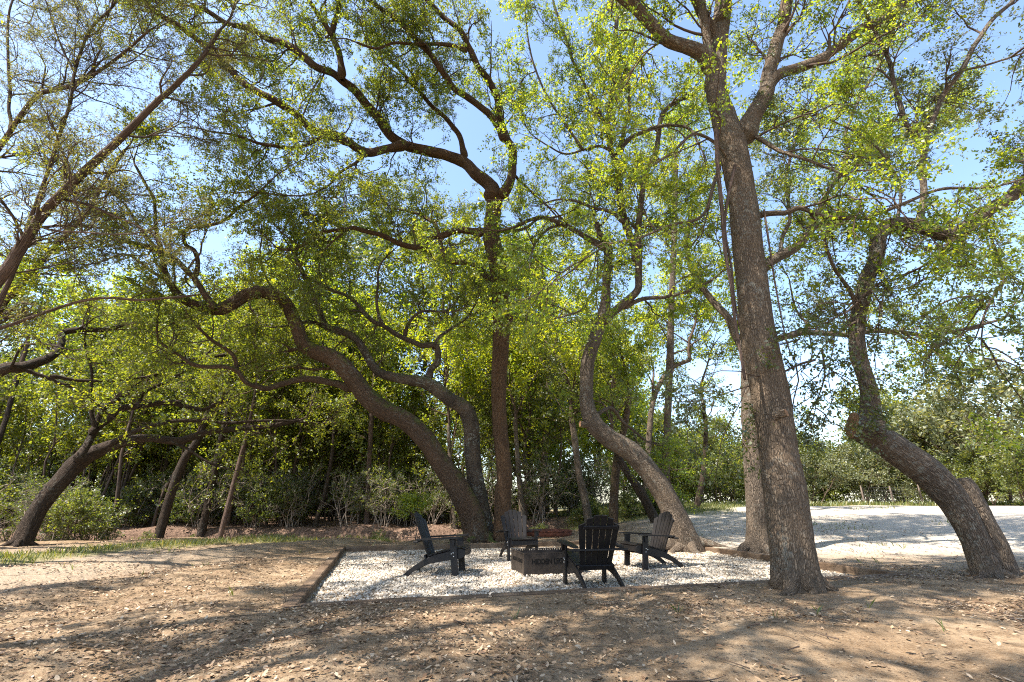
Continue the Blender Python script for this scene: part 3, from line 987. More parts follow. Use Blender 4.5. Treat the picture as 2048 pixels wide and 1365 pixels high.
# --- tree that stands directly behind the big trunk
rear = Tree('elm_tree', "upright trunk half hidden directly behind the massive trunk, pale limbs above", 'bark_grey', 'leaf_bright', seed=6)
rear.trunk(trunk_path([(1520, 1110, 60), (1516, 1060, 48), (1512, 993, 43), (1505, 897, 40), (1500, 820, 36), (1497, 740, 30), (1500, 650, 27), (1512, 560, 24), (1535, 530, 20), (1552, 517, 19), (1596, 491, 18), (1626, 455, 14), (1649, 438, 10)], 11.2, 10.8), 32, 0.07, 0.25, 0.05, 0.05, shoots=(0.78, 1.0))
rear.limb(LP([1497, 720, 1475, 680, 1450, 640, 1420, 600, 1405, 575, 1380, 530, 1370, 480, 1380, 420], 11.0, 11.5, 20, 7), 0.35, 1.0, 14)
rear.limb(LP([1560, 510, 1567, 476, 1576, 438, 1573, 379, 1578, 320, 1600, 260, 1640, 200], 10.9, 11.0, 9, 4), 0.2, 1.0)
rear.limb(LP([1505, 690, 1555, 678, 1596, 666, 1626, 666, 1684, 667, 1743, 658, 1802, 663, 1857, 672, 1919, 660, 2007, 637], 11.0, 10.0, 14, 5), 0.4, 1.5, 14)
rear.limb(LP([1857, 672, 1880, 700, 1905, 735, 1925, 770], 10.4, 10.0, 6, 3), 0.1, 1.0)
rear.limb(LP([1620, 665, 1610, 640, 1590, 610, 1580, 560], 10.9, 11.5, 7, 3), 0.1, 1.1)
rear.limb(LP([1800, 662, 1850, 630, 1900, 600, 1960, 590], 10.5, 10.5, 6, 3), 0.1, 1.1)
rear.limb(LP([1626, 455, 1655, 390, 1690, 320, 1700, 250, 1730, 180, 1770, 110, 1790, 40], 10.8, 11.6, 10, 5), 0.1, 1.2)
rear.limb(LP([1690, 320, 1740, 290, 1800, 270, 1870, 230, 1930, 210], 11.0, 12.0, 7, 3), 0.1, 1.2)
rear.build(1.6, (0.8, 1.9), 7, (0.45, 1.0), 6, (0.22, 0.45), 10, 0.075, 0.5, lv=0.68, upn=0.9, boughs=0.25)

# --- leaning tree on the far right
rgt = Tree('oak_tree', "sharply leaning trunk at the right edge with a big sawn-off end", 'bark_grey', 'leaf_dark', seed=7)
rgt.trunk(trunk_path([(1985, 1180, 62), (1952, 1085, 58), (1918, 1020, 60), (1884, 975, 63), (1850, 942, 62), (1810, 913, 60), (1770, 885, 58), (1735, 865, 56), (1716, 857, 50)], 7.1, 7.0), 56, 0.04, 0.18, 0.045, 0.05)
rgt.limb(LP([1742, 868, 1738, 840, 1731, 800, 1725, 746, 1716, 658, 1724, 614, 1736, 555, 1751, 496, 1763, 467, 1787, 446, 1831, 452, 1875, 467, 1898, 472, 1925, 463, 1963, 435, 2007, 403, 2048, 368, 2110, 330], 7.05, 6.6, 39, 24), 0.42, 1.0, 32)
rgt.limb(LP([1722, 640, 1712, 608, 1690, 570, 1665, 535, 1650, 490, 1640, 450], 6.95, 6.4, 12, 5), 0.4, 0.7)
rgt.limb(LP([1838, 455, 1845, 393, 1843, 337, 1846, 293, 1820, 260, 1802, 234, 1790, 180, 1781, 132, 1760, 85, 1743, 50, 1710, 0], 6.9, 6.3, 17, 8), 0.2, 1.0, 16)
rgt.limb(LP([1846, 300, 1860, 264, 1890, 190, 1933, 111, 1992, 35, 2021, 0, 2060, -50], 6.8, 6.0, 13, 7), 0.15, 1.0, 14)
rgt.limb(LP([1890, 160, 1920, 145, 1970, 132, 2048, 105], 6.6, 6.2, 6, 3), 0.1, 1.0)
rgt.limb(LP([1720, 640, 1700, 650, 1680, 665, 1650, 690, 1630, 720], 6.95, 6.4, 5, 2.5), 0.1, 1.0)
rgt.limb(LP([1745, 520, 1770, 560, 1765, 600, 1760, 640], 6.95, 6.6, 5, 2.5), 0.1, 1.0)
rgt.limb(LP([1900, 470, 1890, 500, 1870, 530, 1850, 560], 6.7, 6.3, 5, 2.5), 0.1, 0.9)
rgt.limb(LP([1960, 440, 1985, 480, 2000, 520, 2010, 560], 6.6, 6.3, 6, 2.5), 0.1, 1.0)
rgt.limb(LP([1795, 445, 1800, 400, 1790, 350, 1760, 300, 1720, 270, 1680, 250], 6.9, 6.4, 8, 4), 0.1, 1.0)
rgt.build(1.4, (0.6, 1.4), 6, (0.35, 0.8), 5, (0.18, 0.36), 8, 0.058, 0.5, lv=0.55, upn=0.3)
# sawn-off end and the split second stem at its foot
s_ = stub(rgt.root, 1704, 850, 6.93, 50, (-1.0, 0.12, 0.30), 0.34, 'bark_grey')
p2 = trunk_path([(2022, 1178, 60), (1994, 1105, 56), (1966, 1050, 54), (1943, 1004, 52), (1931, 975, 46), (1924, 960, 36)], 7.16, 7.1)
P_, s2 = resample(catmull(p2, 10), 0.04)
V_, F_, bk_ = tube_big(P_, s2, 32, 0.08, 0.2, 77, True, 0.06)
link('dead_stem', mesh_np('dead_stem', V_ - np.array(rgt.root.location), F_, M['bark_grey'], {"bark": ('FLOAT_VECTOR', bk_)}), rgt.root)["label"] = "broken dead stem grown against the leaning trunk"

# --- leaning dark tree at the far left
lft = Tree('oak_tree', "dark trunk at the left edge leaning far to the right under arching boughs", 'bark_dark', 'leaf_oak', seed=8)
lft.trunk(trunk_path([(36, 1102, 42), (75, 1022, 37), (120, 964, 35), (160, 922, 34), (205, 899, 26), (256, 882, 19), (301, 877, 16), (359, 882, 15), (410, 866, 13), (478, 858, 11), (547, 851, 9), (598, 841, 7)], 12.8, 15.2), 32, 0.08, 0.2, 0.05, 0.05, shoots=(0.55, 1.0))
lft.limb(LP([150, 925, 164, 906, 188, 858, 222, 834, 256, 817, 290, 815, 338, 803, 376, 813, 410, 820, 460, 800], 12.9, 14.6, 18, 6), 0.25, 1.0, 14)
lft.limb(LP([180, 870, 191, 851, 205, 817, 239, 793, 290, 762, 359, 724, 444, 711, 500, 700], 13.0, 14.8, 12, 6), 0.2, 1.0)
lft.limb(LP([278, 816, 280, 806, 290, 786, 342, 755, 390, 730, 430, 690], 13.3, 14.6, 9, 4), 0.2, 1.0)
lft.limb(LP([215, 893, 256, 871, 308, 851, 359, 842, 444, 844, 520, 843, 581, 844, 640, 850], 13.0, 15.4, 10, 4), 0.2, 1.0)
lft.limb(LP([340, 882, 365, 895, 393, 912, 437, 933], 13.9, 14.6, 6, 4), 0.3, 0.7)
lft.limb(LP([190, 855, 180, 800, 185, 740, 170, 690, 175, 640], 12.9, 12.4, 10, 4), 0.2, 1.0)
lft.build(1.0, (0.9, 2.0), 6, (0.5, 1.1), 5, (0.25, 0.5), 8, 0.08, 0.52, lv=0.5, boughs=0.1)

# --- tree outside the left edge whose boughs reach in
lf2 = Tree('oak_tree', "low dark boughs reaching in from the left edge above the leaning trunk", 'bark_dark', 'leaf_oak', seed=9)
b0 = at(0, 742, 11.0)[0]
lf2.trunk(np.vstack([W((b0[0] - 2.6, 11.6, -0.2, .30), (b0[0] - 2.4, 11.5, 1.6, .25), (b0[0] - 1.4, 11.2, 3.3, .2)), limb_path([0, 742, 44, 735, 102, 714, 123, 687, 126, 666, 164, 660, 205, 660, 250, 650], 11.0, 13.0, 24, 7)]), 28, 0.08, 0.2, 0.05, 0.05, shoots=(0.35, 1.0))
lf2.limb(LP([50, 738, 68, 748, 113, 769, 143, 776, 184, 800, 215, 830], 11.3, 12.4, 9, 4), 0.15, 1.0)
lf2.limb(LP([100, 752, 137, 759, 191, 762, 239, 762, 290, 755], 11.5, 13.0, 8, 4), 0.15, 1.0)
lf2.limb(LP([20, 738, 40, 700, 55, 690, 100, 690, 140, 700], 11.0, 10.4, 7, 3), 0.2, 1.0)
lf2.build(1.3, (0.9, 1.9), 6, (0.5, 1.1), 5, (0.25, 0.5), 8, 0.078, 0.52, lv=0.5, boughs=0.1)

# --- junipers leaning in from the left
jun = Tree('juniper_tree', "thick juniper trunk slanting up from the left edge through bare dead twigs", 'bark_juniper', 'leaf_juniper', seed=10)
b0 = at(0, 555, 7.6)[0]
jun.trunk(np.vstack([W((b0[0] - 2.9, 8.2, -0.2, .24), (b0[0] - 2.1, 8.0, 2.2, .19), (b0[0] - 0.9, 7.8, 3.9, .16)), limb_path([0, 555, 38, 502, 79, 438, 117, 395, 176, 337, 234, 284, 278, 240, 316, 202, 346, 176, 400, 120, 440, 60], 7.6, 7.0, 30, 9)]), 28, 0.06, 0.1, 0.05, 0.05, shoots=(0.5, 0.9))
jun.limb(LP([117, 395, 150, 405, 200, 420, 262, 445, 320, 480], 7.5, 7.6, 6, 3), 0.1, 0.3)
jun.limb(LP([70, 450, 110, 460, 170, 465, 230, 470], 7.5, 7.2, 5, 2.5), 0.1, 1.0)
JUN = dict(b1=3.0, l1=(0.7, 1.8), n2_=7, l2=(0.35, 0.8), n3=5, l3=(0.15, 0.32), nl=9, size=0.055, wid=0.26, lv=0.5, upn=0.1, gn=0.2, up=0.02, spread=0.02, boughs=0.42)
jun.build(**JUN)
jn2 = Tree('juniper_tree', "slender reddish juniper stem rising steeply near the upper left corner", 'bark_juniper', 'leaf_juniper', seed=11)
b0 = at(20, 560, 8.2)[0]
jn2.trunk(np.vstack([W((b0[0] - 1.1, 8.8, -0.2, .12), (b0[0] - 0.8, 8.6, 2.0, .10)), limb_path([20, 560, 56, 452, 79, 391, 103, 322, 123, 258, 141, 205, 149, 146, 170, 82, 190, 47, 217, 23, 250, -20], 8.2, 7.6, 12, 6)]), 20, 0.07, 0.1, 0.05, 0.04, shoots=(0.4, 1.3))
jn2.limb(LP([149, 146, 130, 110, 110, 60, 90, 0], 7.9, 7.6, 5, 3), 0.1, 1.0)
jn2.build(**JUN)
jn3 = Tree('juniper_tree', "juniper trunk in the upper left corner crossing the slender stem", 'bark_juniper', 'leaf_juniper', seed=12)
b0 = at(0, 293, 8.6)[0]
jn3.trunk(np.vstack([W((b0[0] - 3.6, 9.4, -0.2, .26), (b0[0] - 2.4, 9.1, 3.2, .19), (b0[0] - 1.0, 8.8, 5.9, .13)), limb_path([0, 293, 29, 249, 73, 193, 110, 180, 160, 165, 230, 120, 300, 60], 8.6, 7.6, 15, 6)]), 20, 0.07, 0.1, 0.05, 0.04, shoots=(0.45, 1.3))
jn3.limb(LP([20, 262, 18, 150, 15, 60, 25, -10], 8.6, 8.2, 9, 5), 0.15, 1.0)
jn3.build(**JUN)
jn4 = Tree('juniper_tree', "lower juniper trunk at the left edge running beneath the thick slanting one", 'bark_juniper', 'leaf_juniper', seed=13)
b0 = at(0, 617, 9.4)[0]
jn4.trunk(np.vstack([W((b0[0] - 2.4, 10.0, -0.2, .2), (b0[0] - 1.5, 9.8, 2.0, .16), (b0[0] - 0.6, 9.6, 3.7, .13)), limb_path([0, 617, 29, 584, 67, 537, 100, 505, 123, 479, 170, 430, 210, 360, 250, 300], 9.4, 9.0, 17, 8)]), 20, 0.07, 0.1, 0.05, 0.04, shoots=(0.45, 1.2))
jn4.limb(LP([-40, 668, 0, 655, 59, 634, 132, 611, 190, 600, 264, 599, 337, 599, 390, 592], 9.0, 9.4, 8, 4), 0.25, 0.12)
jn4.build(**JUN)

# --- unseen tree added behind the camera, left, so its crown shades the foreground
shd = Tree('oak_tree', "oak behind the photographer on the left whose crown shades the foreground", 'bark_dark', 'leaf_oak', seed=14)
shd.trunk(W((-11.0, -3.0, -0.2, .40), (-10.8, -2.9, 2.2, .32), (-10.0, -2.5, 4.6, .27), (-8.8, -1.8, 6.8, .2), (-7.8, -1.2, 8.6, .12)), 24, 0.1, 0.3, 0.05, 0.04)
shd.limb(W((-9.8, -2.4, 5.0, .14), (-8.4, -0.2, 6.6, .11), (-7.4, 1.6, 7.6, .08), (-6.2, 2.8, 8.4, .05), (-5.0, 3.4, 9.0, .03)), 0.35, 1.0)
shd.limb(W((-9.0, -1.9, 6.5, .14), (-6.6, -0.6, 7.8, .11), (-4.4, 0.8, 8.6, .08), (-2.6, 1.9, 9.2, .05), (-1.2, 2.8, 9.6, .03)), 0.3, 1.0)
shd.limb(W((-8.2, -1.4, 8.0, .12), (-5.6, -1.0, 9.2, .09), (-3.0, -0.2, 9.8, .07), (-0.6, 0.8, 10.2, .04), (1.2, 1.6, 10.6, .025)), 0.3, 1.0)
shd.limb(W((-9.4, -2.1, 5.8, .12), (-10.4, 0.2, 7.2, .09), (-10.6, 2.4, 8.2, .06), (-10.2, 4.0, 9.0, .04)), 0.3, 0.9)
shd.limb(W((-8.0, -1.3, 8.3, .10), (-6.6, 0.8, 9.8, .08), (-4.8, 2.4, 10.8, .05), (-3.2, 3.4, 11.4, .03)), 0.3, 0.9)
shd.limb(W((-8.0, -1.3, 8.3, .14), (-7.8, 0.6, 10.4, .12), (-6.8, 2.6, 12.0, .09), (-4.8, 4.6, 13.0, .06), (-2.8, 6.0, 13.6, .035)), 0.4, 1.2)
shd.limb(W((-7.8, 0.6, 10.4, .11), (-8.6, 2.8, 12.0, .09), (-8.8, 4.8, 13.0, .07), (-8.2, 6.4, 13.8, .04)), 0.2, 1.2)
shd.limb(W((-6.8, 2.6, 12.0, .08), (-4.0, 2.6, 12.6, .06), (-1.4, 3.2, 13.0, .04), (0.8, 4.0, 13.4, .025)), 0.1, 1.2)
shd.build(3.2, (0.9, 2.4), 8, (0.5, 1.2), 5, (0.25, 0.5), 11, 0.09, 0.55, lv=0.5, boughs=0)

for k_, (t_, n_, l_) in enumerate(((big, 7, 0.3), (mid, 6, 0.6), (oak, 6, 0.7), (lic, 4, 0.5), (sno, 6, 0.7), (rear, 6, 0.6), (rgt, 6, 0.35), (lft, 5, 0.6))):
    roots(t_, n_, k_, l_)

# ------------------------------------------------------------------ shared crowns for the woods behind
PROTO.update({
    'oak': proto('oak', 6.0, 3.2, 16, 'leaf_oak', 0.15, 9, lv=0.5),
    'oak2': proto('oak2', 7.0, 2.8, 16, 'leaf_bright', 0.15, 9, lv=0.5),
    'elm': proto('elm', 6.5, 3.2, 15, 'leaf_bright', 0.14, 10, lv=0.75, upn=1.2, up=0.0),
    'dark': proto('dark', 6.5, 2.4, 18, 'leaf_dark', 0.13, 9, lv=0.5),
    'shrub': proto('shrub', 1.9, 1.0, 5, 'leaf_under', 0.085, 6, stems=7, z0=0.15, stem_r=0.014, n2_=4, n3=4, lv=0.5),
    'brush': proto('brush', 2.6, 0.9, 5, 'leaf_under', 0.075, 6, stems=8, z0=0.25, stem_r=0.016, n2_=4, n3=4, bare=0.55, lv=0.4, twig='twig_pale'),
    'sapling': proto('sapling', 6.5, 1.1, 22, 'leaf_oak', 0.10, 6, z0=0.3, stem_r=0.055, n2_=4, n3=4, bare=0.3, lv=0.45),
    'pole': proto('pole', 8.5, 1.3, 12, 'leaf_oak', 0.11, 7, z0=0.5, stem_r=0.06, n2_=5, n3=4, lv=0.5),
    'bush': proto('bush', 4.6, 2.6, 9, 'leaf_under', 0.15, 9, stems=5, z0=0.08, stem_r=0.05, n2_=6, n3=5, lv=0.62),
    'silver': proto('silver', 4.6, 2.5, 9, 'leaf_silver', 0.15, 8, stems=5, z0=0.08, stem_r=0.05, n2_=6, n3=5, lv=0.5),
    'cedar': proto('cedar', 5.5, 1.9, 34, 'leaf_juniper', 0.15, 9, wid=0.35, z0=0.05, stem_r=0.07, n2_=6, n3=4, lv=0.45),
})


def crown_copy(kind, parent, loc, scale, rz, names=('branches', 'crown')):
    o = link(names[-1], PROTO[kind], parent)
    o.location = loc
    o.scale = scale if hasattr(scale, '__len__') else (scale,) * 3
    o.rotation_euler = (0, 0, rz)


def wood_tree(name, label, pts, Y, w0, w1, crowns, bark='bark_dark', group='trees standing in the woods', Y1=None, cat='tree'):
    """a tree farther back: traced trunk plus crowns. crowns: (kind, fraction of trunk, scale)"""
    xy = np.array(pts, float).reshape(-1, 2)
    n = len(xy)
    path = trunk_path([(x, y, w0 + (w1 - w0) * k / (n - 1)) for k, (x, y) in enumerate(xy)], Y, Y1 or Y)
    P, s = resample(catmull(path, 8), 0.12)
    V, Fq, bk = tube_big(P, s, 14, 0.07, 0.25, int(xy[0, 0]) % 97, True, 0.03)
    foot = P[0, :3].copy()
    foot[2] = float(gz(foot[0], foot[1]))
    root = empty(name, foot, label, cat, group)
    link('trunk', mesh_np('trunk', V - foot, Fq, M[bark], {"bark": ('FLOAT_VECTOR', bk)}), root)
    for kind, f, sc in crowns:
        p = P[min(len(P) - 1, int(f * (len(P) - 1)))][:3] - foot
        crown_copy(kind, root, p, (sc, sc, sc * random.uniform(0.9, 1.1)), random.uniform(0, 6.28))
    return root


wood_tree('forest_tree', "mossy bent trunk growing from the creek bank with exposed roots", [318, 1074, 342, 988, 369, 919, 393, 885, 417, 827, 451, 783, 470, 720], 17.6, 21, 11, [('oak', 0.8, 0.8), ('oak2', 1.0, 0.9)])
wood_tree('forest_tree', "straight dark trunk second from the bent creek-bank trunk", [403, 1066, 420, 988, 434, 919, 444, 871, 460, 800, 470, 740], 18.8, 17, 9, [('oak', 0.85, 0.9)])
wood_tree('forest_tree', "reddish slim trunk slanting right at the end of the creek cut", [438, 1083, 462, 988, 482, 912, 496, 858, 510, 790], 17.5, 11, 6, [('oak2', 1.0, 0.7)], 'bark_juniper')
wood_tree('forest_tree', "short dark trunk close behind the bent creek-bank trunk", [303, 1055, 318, 988, 335, 920, 345, 860], 21, 13, 8, [('dark', 0.9, 1.1)])
wood_tree('forest_tree', "crooked thin trunk between the leaning dark tree and the creek", [215, 1040, 246, 981, 263, 919, 280, 860], 20, 9, 6, [('oak', 1.0, 0.8)])
wood_tree('forest_tree', "thick shaded trunk with pale foot beyond the leaning dark tree", [208, 1028, 219, 960, 229, 909, 240, 840], 22, 16, 10, [('oak', 0.9, 1.2)])
wood_tree('forest_tree', "dark trunk just above the leaning tree's lower stem", [128, 1030, 150, 950, 175, 870, 185, 800], 21, 10, 7, [('dark', 0.9, 1.0)])
wood_tree('forest_tree', "slanting trunk at the left edge behind the leaning dark tree", [5, 860, 22, 800, 38, 745, 50, 690], 18, 12, 9, [('oak2', 0.9, 0.9)])
wood_tree('forest_tree', "thin forked trunk in the sunlit gap of the undergrowth", [629, 1056, 649, 988, 663, 919, 668, 850], 20, 10, 6, [('elm', 0.95, 0.8)])
wood_tree('forest_tree', "dark leafy trunk in the deepest shade of the woods", [560, 1052, 567, 988, 556, 940, 543, 900, 540, 840], 21, 10, 6, [('dark', 0.75, 0.9), ('oak', 1.0, 0.9)])
wood_tree('forest_tree', "straight reddish pole trunk below the mossy oak's bend", [733, 1058, 737, 960, 742, 853, 746, 780], 20, 11, 8, [('oak2', 1.0, 0.8)], 'bark_juniper')
wood_tree('forest_tree', "thinner pole trunk beside the straight reddish one", [752, 1052, 756, 955, 760, 853, 763, 790], 22, 8, 6, [('oak', 1.0, 0.8)])
wood_tree('forest_tree', "sunlit slim trunk left of the mossy oak's foot", [912, 1068, 906, 1000, 900, 920, 897, 850], 19, 11, 7, [('elm', 0.95, 0.8)], 'bark_grey')
wood_tree('forest_tree', "pair-stemmed pale trunk just behind the far chair's back", [1047, 1060, 1042, 1000, 1036, 930, 1030, 840], 18.5, 13, 8, [('elm', 0.9, 0.9)], 'bark_grey')
wood_tree('forest_tree', "pale leaning trunk behind the near chair with dead twigs", [1178, 1052, 1170, 1000, 1158, 950, 1150, 882, 1143, 840], 17.5, 17, 11, [('dark', 0.8, 0.7), ('elm', 1.0, 0.9)], 'bark_grey')
wood_tree('forest_tree', "brown upright trunk right behind the near chair", [1226, 1068, 1228, 1000, 1231, 950, 1238, 895, 1250, 850, 1258, 790], 17.0, 20, 12, [('elm', 0.85, 0.5), ('oak2', 1.0, 0.5)], 'bark_oak')
wood_tree('forest_tree', "dark leaning trunk half hidden behind the S-shaped tree", [1312, 1045, 1290, 1000, 1265, 960, 1240, 920, 1225, 870], 16.5, 20, 11, [('oak', 1.0, 0.7)])
wood_tree('forest_tree', "slim dark tree alone on the grassy rise", [1390, 1036, 1399, 987, 1406, 951, 1409, 913, 1412, 860, 1405, 800], 20.0, 14, 7, [('elm', 0.6, 0.55), ('elm', 1.0, 0.75)], 'bark_dark')
wood_tree('forest_tree', "yellow-green tree whose limb shows between the S-shaped and massive trunks", [1290, 1000, 1296, 920, 1300, 850, 1310, 790, 1340, 740, 1380, 720], 19.5, 14, 8, [('elm', 0.65, 0.7), ('elm', 0.9, 0.9), ('elm', 1.0, 0.9)], 'bark_grey')
wood_tree('forest_tree', "tall leafy tree filling the gap right of the straight trunk", [1085, 1010, 1090, 900, 1095, 800, 1100, 700, 1105, 600], 21, 14, 8, [('oak2', 0.55, 0.9), ('oak2', 0.8, 1.0), ('elm', 1.0, 0.9)], 'bark_grey')

wood_tree('tall_tree', "tall bright-leaved tree rising behind the S-shaped tree's top", [1330, 1000, 1335, 850, 1340, 700, 1345, 560, 1350, 430, 1352, 330], 15.5, 17, 9, [('elm', 0.68, 0.6), ('elm', 0.84, 0.65), ('oak2', 1.0, 0.65)], 'bark_grey')
# trees and bushes beyond the pale clearing on the right
R_ = [
    ('broad_bush', "yellow-green rounded tree top left of the big sawn-off end", 1640, 30, 'bush', 1.05, 'tree'),
    ('grey_bush', "greyish feathery bush low beside the massive trunk", 1625, 27, 'silver', 0.62, 'bush'),
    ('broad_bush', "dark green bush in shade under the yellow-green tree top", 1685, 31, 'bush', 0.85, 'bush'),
    ('cedar_bush', "dull green cedar behind the leaning right trunk's elbow", 1735, 32, 'cedar', 0.95, 'cedar'),
    ('round_tree', "round-topped green tree highest above the leaning right trunk", 1830, 36, 'bush', 1.75, 'tree'),
    ('grey_bush', "bare grey-tipped bush by the wire fence", 1740, 28, 'silver', 0.75, 'bush'),
    ('broad_bush', "low dark bush growing over the wire fence", 1800, 28.5, 'bush', 0.72, 'bush'),
    ('cedar_bush', "tall cedar right of the round-topped tree", 1912, 33, 'cedar', 1.5, 'cedar'),
    ('cedar_bush', "smaller cedar just above the broken dead stem", 1890, 29, 'cedar', 1.05, 'cedar'),
    ('grey_bush', "big silvery bush at the right edge", 2035, 25, 'silver', 1.5, 'bush'),
    ('broad_bush', "fresh green low bush right of the broken dead stem", 1975, 24, 'bush', 0.60, 'bush'),
    ('grey_bush', "pale silvery bush between the tall cedar and the right edge", 1975, 28, 'silver', 1.25, 'bush'),
    ('broad_bush', "low green bush at the right edge under the silvery one", 2045, 21.5, 'bush', 0.55, 'bush'),
    ('broad_bush', "green thicket bush behind the upright trunk on the rise", 1470, 30, 'bush', 1.15, 'bush'),
    ('broad_bush', "bush beyond the grassy rise left of the slim dark tree", 1345, 29, 'bush', 1.1, 'bush'),
    ('broad_bush', "leafy bush beyond the rise right of the slim dark tree", 1425, 27, 'bush', 0.8, 'bush'),
]
for nm, lab, px, Yb, kind, sc, cat in R_:
    a_, b_, c_ = ray(px, 1000)
    x = a_ * Yb / b_
    root = empty(nm, (x, Yb, float(gz(x, Yb)) - 0.05), lab, cat, "bushes and trees round the clearing")
    crown_copy(kind, root, (0, 0, 0), (sc, sc, sc), random.uniform(0, 6.28))

# the woods behind: crowns one cannot count
woods = empty('woods', (0, 30, 0))
tag(woods, "dense mass of far woods behind the trees", kind='stuff')
kinds = ['oak', 'oak2', 'elm', 'dark', 'oak2', 'oak']
for k in range(56):
    x = random.uniform(-34, 9)
    Yb = random.uniform(22, 34) + abs(x) * 0.08
    if x > 2:
        Yb += 8
    sc = random.uniform(1.2, 1.9)
    z = random.choice([0.5, 3.0, 6.0, 8.5, 10.5] if x > -12 else [0.5, 2.0, 5.0, 7.0]) if x < 1 else random.choice([0.3, 1.5, 3.5, 5.5])
    crown_copy(random.choice(kinds if x > -3 else ['oak', 'dark', 'oak', 'dark', 'oak2']), woods, (x, Yb - 30, z), (sc, sc, sc), random.uniform(0, 6.28), ('crown_branches', 'crown_leaves'))
for k in range(24):        # low thickets that close the view between the trunks
    x = -44 + 36 * (k + random.random()) / 24
    Yb = random.uniform(29, 36)
    sc = random.uniform(1.1, 1.5)
    crown_copy(random.choice(['dark', 'oak', 'dark', 'bush']), woods, (x, Yb - 30, -0.5), (sc * 1.2, sc * 1.2, sc * 0.8), random.uniform(0, 6.28), ('crown_branches', 'crown_leaves'))
for k in range(46):
    x = random.uniform(-60, 75)
    Yb = random.uniform(44, 62)
    sc = random.uniform(1.3, 2.0) if x > 14 else random.uniform(1.8, 2.6)
    z = (0.0 if x > 14 else random.choice([0.5, 5.0]))
    crown_copy(random.choice(['bush', 'cedar', 'silver', 'bush'] if x > 14 else kinds), woods, (x, Yb - 30, z), (sc, sc, sc * (0.75 if x > 14 else 1)), random.uniform(0, 6.28), ('crown_branches', 'crown_leaves'))

under = empty('undergrowth', (0, 20, 0))
tag(under, "tangled leafy undergrowth filling the shade of the woods", kind='stuff')
for k in range(190):
    x = random.uniform(-30, 4.5)
    Yb = creek_line(np.float64(x)) + 1.0 + random.expovariate(1 / 4.5)
    if x > 1.5:
        Yb += 0.8
    kind = random.choices(['shrub', 'brush', 'sapling'], [0.26, 0.38, 0.36])[0]
    sc = random.uniform(0.7, 1.5) * (0.8 if kind != 'sapling' else 1.0)
    crown_copy(kind, under, (x, Yb - 20, float(gz(x, Yb)) - 0.05), sc, random.uniform(0, 6.28), ('stems', 'leaf_sprays'))
for k in range(46):        # bare poles of young trees
    x = random.uniform(-24, 2.5)
    Yb = creek_line(np.float64(x)) + 1.2 + random.uniform(0, 6)
    crown_copy('pole', under, (x, Yb - 20, float(gz(x, Yb)) - 0.1), random.uniform(0.7, 1.15), random.uniform(0, 6.28), ('stems', 'leaf_sprays'))
for k in range(26):        # along the near side of the creek and round the left edge
    x = random.uniform(-16, 3.0)
    Yb = creek_line(np.float64(x)) - random.uniform(0.4, 1.0)
    crown_copy('shrub', under, (x, Yb - 20, float(gz(x, Yb)) - 0.05), random.uniform(0.2, 0.42), random.uniform(0, 6.28), ('stems', 'leaf_sprays'))
for k in range(22):
    x = random.uniform(-22, -12.5)
    Yb = random.uniform(12.5, 17)
    crown_copy(random.choice(['shrub', 'brush']), under, (x, Yb - 20, float(gz(x, Yb)) - 0.05), random.uniform(0.6, 1.1), random.uniform(0, 6.28), ('stems', 'leaf_sprays'))
for k in range(26):       # tall weeds on the bank behind the right-hand chair
    x = random.uniform(2.6, 6.5)
    Yb = random.uniform(17.5, 19.5)
    crown_copy('shrub', under, (x, Yb - 20, float(gz(x, Yb)) - 0.05), random.uniform(0.25, 0.5), random.uniform(0, 6.28), ('stems', 'leaf_sprays'))


# ------------------------------------------------------------------ the gravel bed
def bed(u, v, z=0.0):
    p = PC + EX * u + EY * v
    return (p[0], p[1], z)


t = NT('gravel_base')
pos = t.n("ShaderNodeNewGeometry").outputs["Position"]
vo = t.n("ShaderNodeTexVoronoi", {"Vector": pos, "Scale": 42.0}, feature='F1')
ve = t.n("ShaderNodeTexVoronoi", {"Vector": pos, "Scale": 42.0}, feature='DISTANCE_TO_EDGE').outputs[0]
cc = t.n("ShaderNodeSeparateColor", {0: vo.outputs["Color"]}).outputs[0]
col = t.ramp(cc, [(0.0, (0.15, 0.12, 0.09)), (0.4, (0.33, 0.28, 0.22)), (1.0, (0.52, 0.46, 0.38))])
col = t.mix(t.rng(ve, 0.0, 0.06), (0.10, 0.085, 0.07), col)
M['gravel_base'] = t.bsdf(col, 0.9, 0.2, t.rng(ve, 0.0, 0.25), 1.0, 0.02)
t = NT('pebble')
a = t.n("ShaderNodeAttribute", attribute_name="lv").outputs["Fac"]
M['pebble'] = t.bsdf(t.ramp(a, [(0.0, (0.09, 0.062, 0.04)), (0.2, (0.20, 0.155, 0.11)), (0.55, (0.36, 0.305, 0.24)), (1.0, (0.57, 0.51, 0.425))]), 0.85, 0.25)

nu, nv = 120, 96
uu, vv = np.meshgrid(np.linspace(-PHX - 0.01, PHX + 0.01, nu), np.linspace(-PHY - 0.01, PHY + 0.01, nv))
px_ = PC[0] + EX[0] * uu + EY[0] * vv
py_ = PC[1] + EX[1] * uu + EY[1] * vv


def gravel_z(x, y):
    return 0.004 + 0.016 * n2(x, y, 1.3, 31) + 0.008 * n2(x, y, 4.0, 32)


ii = np.arange(nu * nv).reshape(nv, nu)
Fb = np.stack([ii[:-1, :-1], ii[:-1, 1:], ii[1:, 1:], ii[1:, :-1]], -1).reshape(-1, 4)
gb = link('gravel_bed', mesh_np('gravel_bed', np.stack([px_, py_, gravel_z(px_, py_)], -1).reshape(-1, 3), Fb, M['gravel_base']))
tag(gb, "bed of pale crushed stone inside the timber border", kind="structure")

